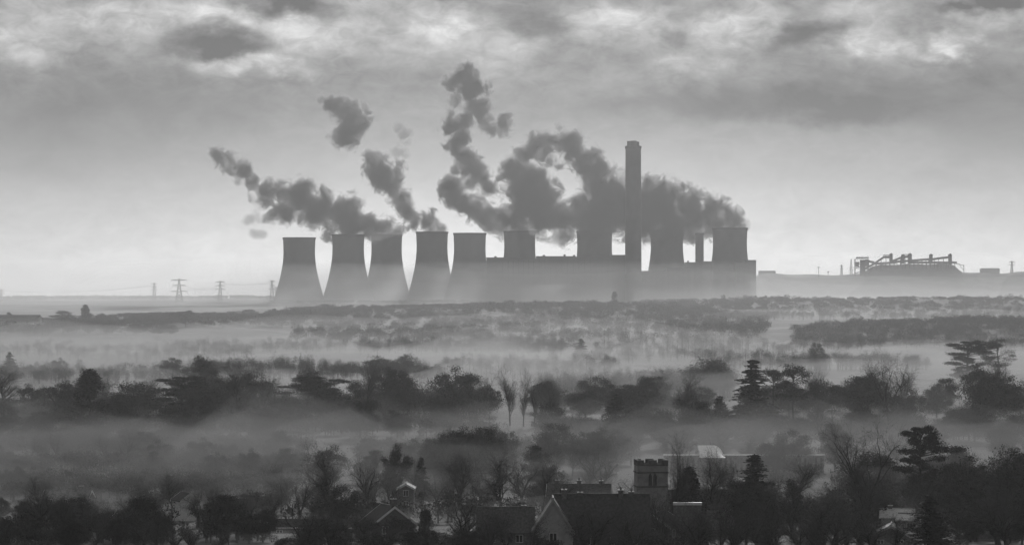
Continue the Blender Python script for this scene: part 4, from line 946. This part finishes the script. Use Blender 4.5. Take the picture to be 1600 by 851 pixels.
def tex(scale, detail, off, ys=1.6, rough=.55, dist=0.):
    mp = N(nt, 'ShaderNodeMapping'); mp.inputs['Scale'].default_value = (1, ys, 1); mp.inputs['Location'].default_value = off; L(cv.outputs[0], mp.inputs['Vector'])
    t = N(nt, 'ShaderNodeTexNoise'); t.inputs['Scale'].default_value = scale; t.inputs['Detail'].default_value = detail; t.inputs['Roughness'].default_value = rough; t.inputs['Distortion'].default_value = dist
    L(mp.outputs[0], t.inputs['Vector']); return t
def ctr(o, k): return mth('MULTIPLY_ADD', o, k, -.5*k)
wn = tex(.9, 5, (3, 1, 0), 1.5); ws = N(nt, 'ShaderNodeSeparateXYZ'); L(wn.outputs['Color'], ws.inputs[0])
U = mth('ADD', az, ctr(ws.outputs[0], 2.0)); V = mth('ADD', el, ctr(ws.outputs[1], 1.1))
big = tex(.55, 7, (11, 4, 2), 2.2, .6, .6).outputs['Fac']
fine = tex(2.3, 9, (5, 9, 1), 1.8, .62, .5).outputs['Fac']
D = 180/math.pi/FPX
CL = [(45,78,62,22,.36),(95,22,130,22,.2),(230,42,105,38,.28),(395,103,62,11,.42),(345,25,40,18,.25),(455,50,62,22,.34),(560,68,90,26,.2),(690,42,36,20,.4),(600,10,60,16,.15),(785,72,48,30,.22),(960,45,66,26,.34),(1140,50,52,17,.3),(1195,22,40,16,.22),(1075,98,42,18,.2),(1360,68,36,20,.36),(1472,75,42,12,.45),(1335,18,56,16,.2),(1560,42,40,13,.15),
 (335,72,66,20,-.3),(450,14,56,14,-.26),(862,38,42,20,-.2),(1060,58,36,13,-.2),(1250,45,56,26,-.18),(1545,14,36,13,-.3),(110,70,36,26,-.1),(1300,150,140,28,-.12),(1150,165,210,20,-.1),(130,180,150,60,-.07),(1560,170,120,60,-.1),(300,160,160,30,-.05)]
acc = None
for px, py, sx, sy, a in CL:
    du = mth('MULTIPLY', mth('SUBTRACT', U, (px-800)*D), 1/(sx*D)); dv = mth('MULTIPLY', mth('SUBTRACT', V, (HOR-py)*D), 1/(sy*D))
    r2 = mth('MULTIPLY_ADD', du, du, mth('MULTIPLY', dv, dv)); gs = mth('EXPONENT', mth('MULTIPLY', mth('POWER', r2, 1.3), -.5))
    acc = mth('MULTIPLY', gs, a) if acc is None else mth('MULTIPLY_ADD', gs, a, acc)
# cloud cover: soft low down, broken and lumpy higher up
hi = N(nt, 'ShaderNodeMapRange'); hi.interpolation_type = 'SMOOTHSTEP'; L(el, hi.inputs['Value']); hi.inputs['From Min'].default_value = 2.4; hi.inputs['From Max'].default_value = 4.2; hi.inputs['To Min'].default_value = .33
lum = mth('ADD', mth('MULTIPLY_ADD', ctr(big, 1.2), hi.outputs[0], 1.0), mth('MULTIPLY', ctr(fine, 1.25), hi.outputs[0]))
lum = mth('ADD', lum, mth('MULTIPLY', acc, mth('MULTIPLY_ADD', fine, 6.2, .5)))
def blob(px, py, sx, sy):
    du = mth('MULTIPLY', mth('SUBTRACT', U, (px-800)*D), 1/(sx*D)); dv = mth('MULTIPLY', mth('SUBTRACT', V, (HOR-py)*D), 1/(sy*D))
    return mth('EXPONENT', mth('MULTIPLY', mth('MULTIPLY_ADD', du, du, mth('MULTIPLY', dv, dv)), -.5))
lum = mth('MULTIPLY_ADD', blob(790, 300, 300, 100), .38, lum)      # soft glow painted into the sky brightness over the plant
lum = mth('MAXIMUM', lum, .35)
rp = N(nt, 'ShaderNodeMapRange'); L(el, rp.inputs['Value']); rp.inputs['From Min'].default_value = 0; rp.inputs['From Max'].default_value = 10
cr = N(nt, 'ShaderNodeValToRGB'); L(rp.outputs[0], cr.inputs['Fac'])
RAMP = [(0, 1.75), (.06, 1.6), (.12, 1.12), (.2, .67), (.3, .47), (.40, .43), (.55, .47), (1, 1.0)]
els = cr.color_ramp.elements
while len(els) < len(RAMP): els.new(.5)
for e, (p, v) in zip(els, RAMP): e.position = p; e.color = (v, v, v, 1)
# the bright veil of cloud round the low sun, spread wide
glow = mth('MULTIPLY_ADD', mth('EXPONENT', mth('MULTIPLY', mth('POWER', mth('MULTIPLY', az, 1/26.), 2), -1.0)), .3, .77)
SKYK = .2
nk = mth('POWER', bw.outputs[0], .25)
col = mth('MULTIPLY', mth('MULTIPLY', mth('MULTIPLY', cr.outputs['Color'], lum), glow), mth('MULTIPLY', nk, SKYK*10))
L(col, bg.inputs['Color']); bg.inputs['Strength'].default_value = .1
world.cycles.sampling_method = 'MANUAL'; world.cycles.sample_map_resolution = 1024

sun = bpy.data.lights.new('sun', 'SUN'); sun.energy = 2.2; sun.angle = R(.6); sun.color = (1, 1, 1)
so = bpy.data.objects.new('sun', sun); COL.objects.link(so)
so.rotation_euler = Vector((-math.sin(SUN_AZ)*math.cos(SUN_EL), -math.cos(SUN_AZ)*math.cos(SUN_EL), -math.sin(SUN_EL))).to_track_quat('-Z', 'Y').to_euler()

cam = bpy.data.cameras.new('camera'); co = bpy.data.objects.new('camera', cam); COL.objects.link(co); scene.camera = co
co.location = (0, 0, CAMZ); cam.sensor_width = 36; cam.lens = 36*FPX/1600; cam.clip_start = 1; cam.clip_end = 40000
co.rotation_euler = (R(90) + math.atan((HOR-425.5)/FPX), 0, 0)
scene.render.resolution_x = 1024; scene.render.resolution_y = 544
vs = scene.view_settings; vs.view_transform = 'Standard'; vs.look = 'None'; vs.exposure = 0; vs.gamma = 1
cy = scene.cycles
scene.render.engine = 'CYCLES'
cy.use_denoising = True; cy.max_bounces = 6; cy.diffuse_bounces = 2; cy.glossy_bounces = 2; cy.volume_bounces = 1; cy.transparent_max_bounces = 24
cy.volume_step_rate = 1.0; cy.volume_max_steps = 256; cy.use_adaptive_sampling = True; cy.adaptive_threshold = .02
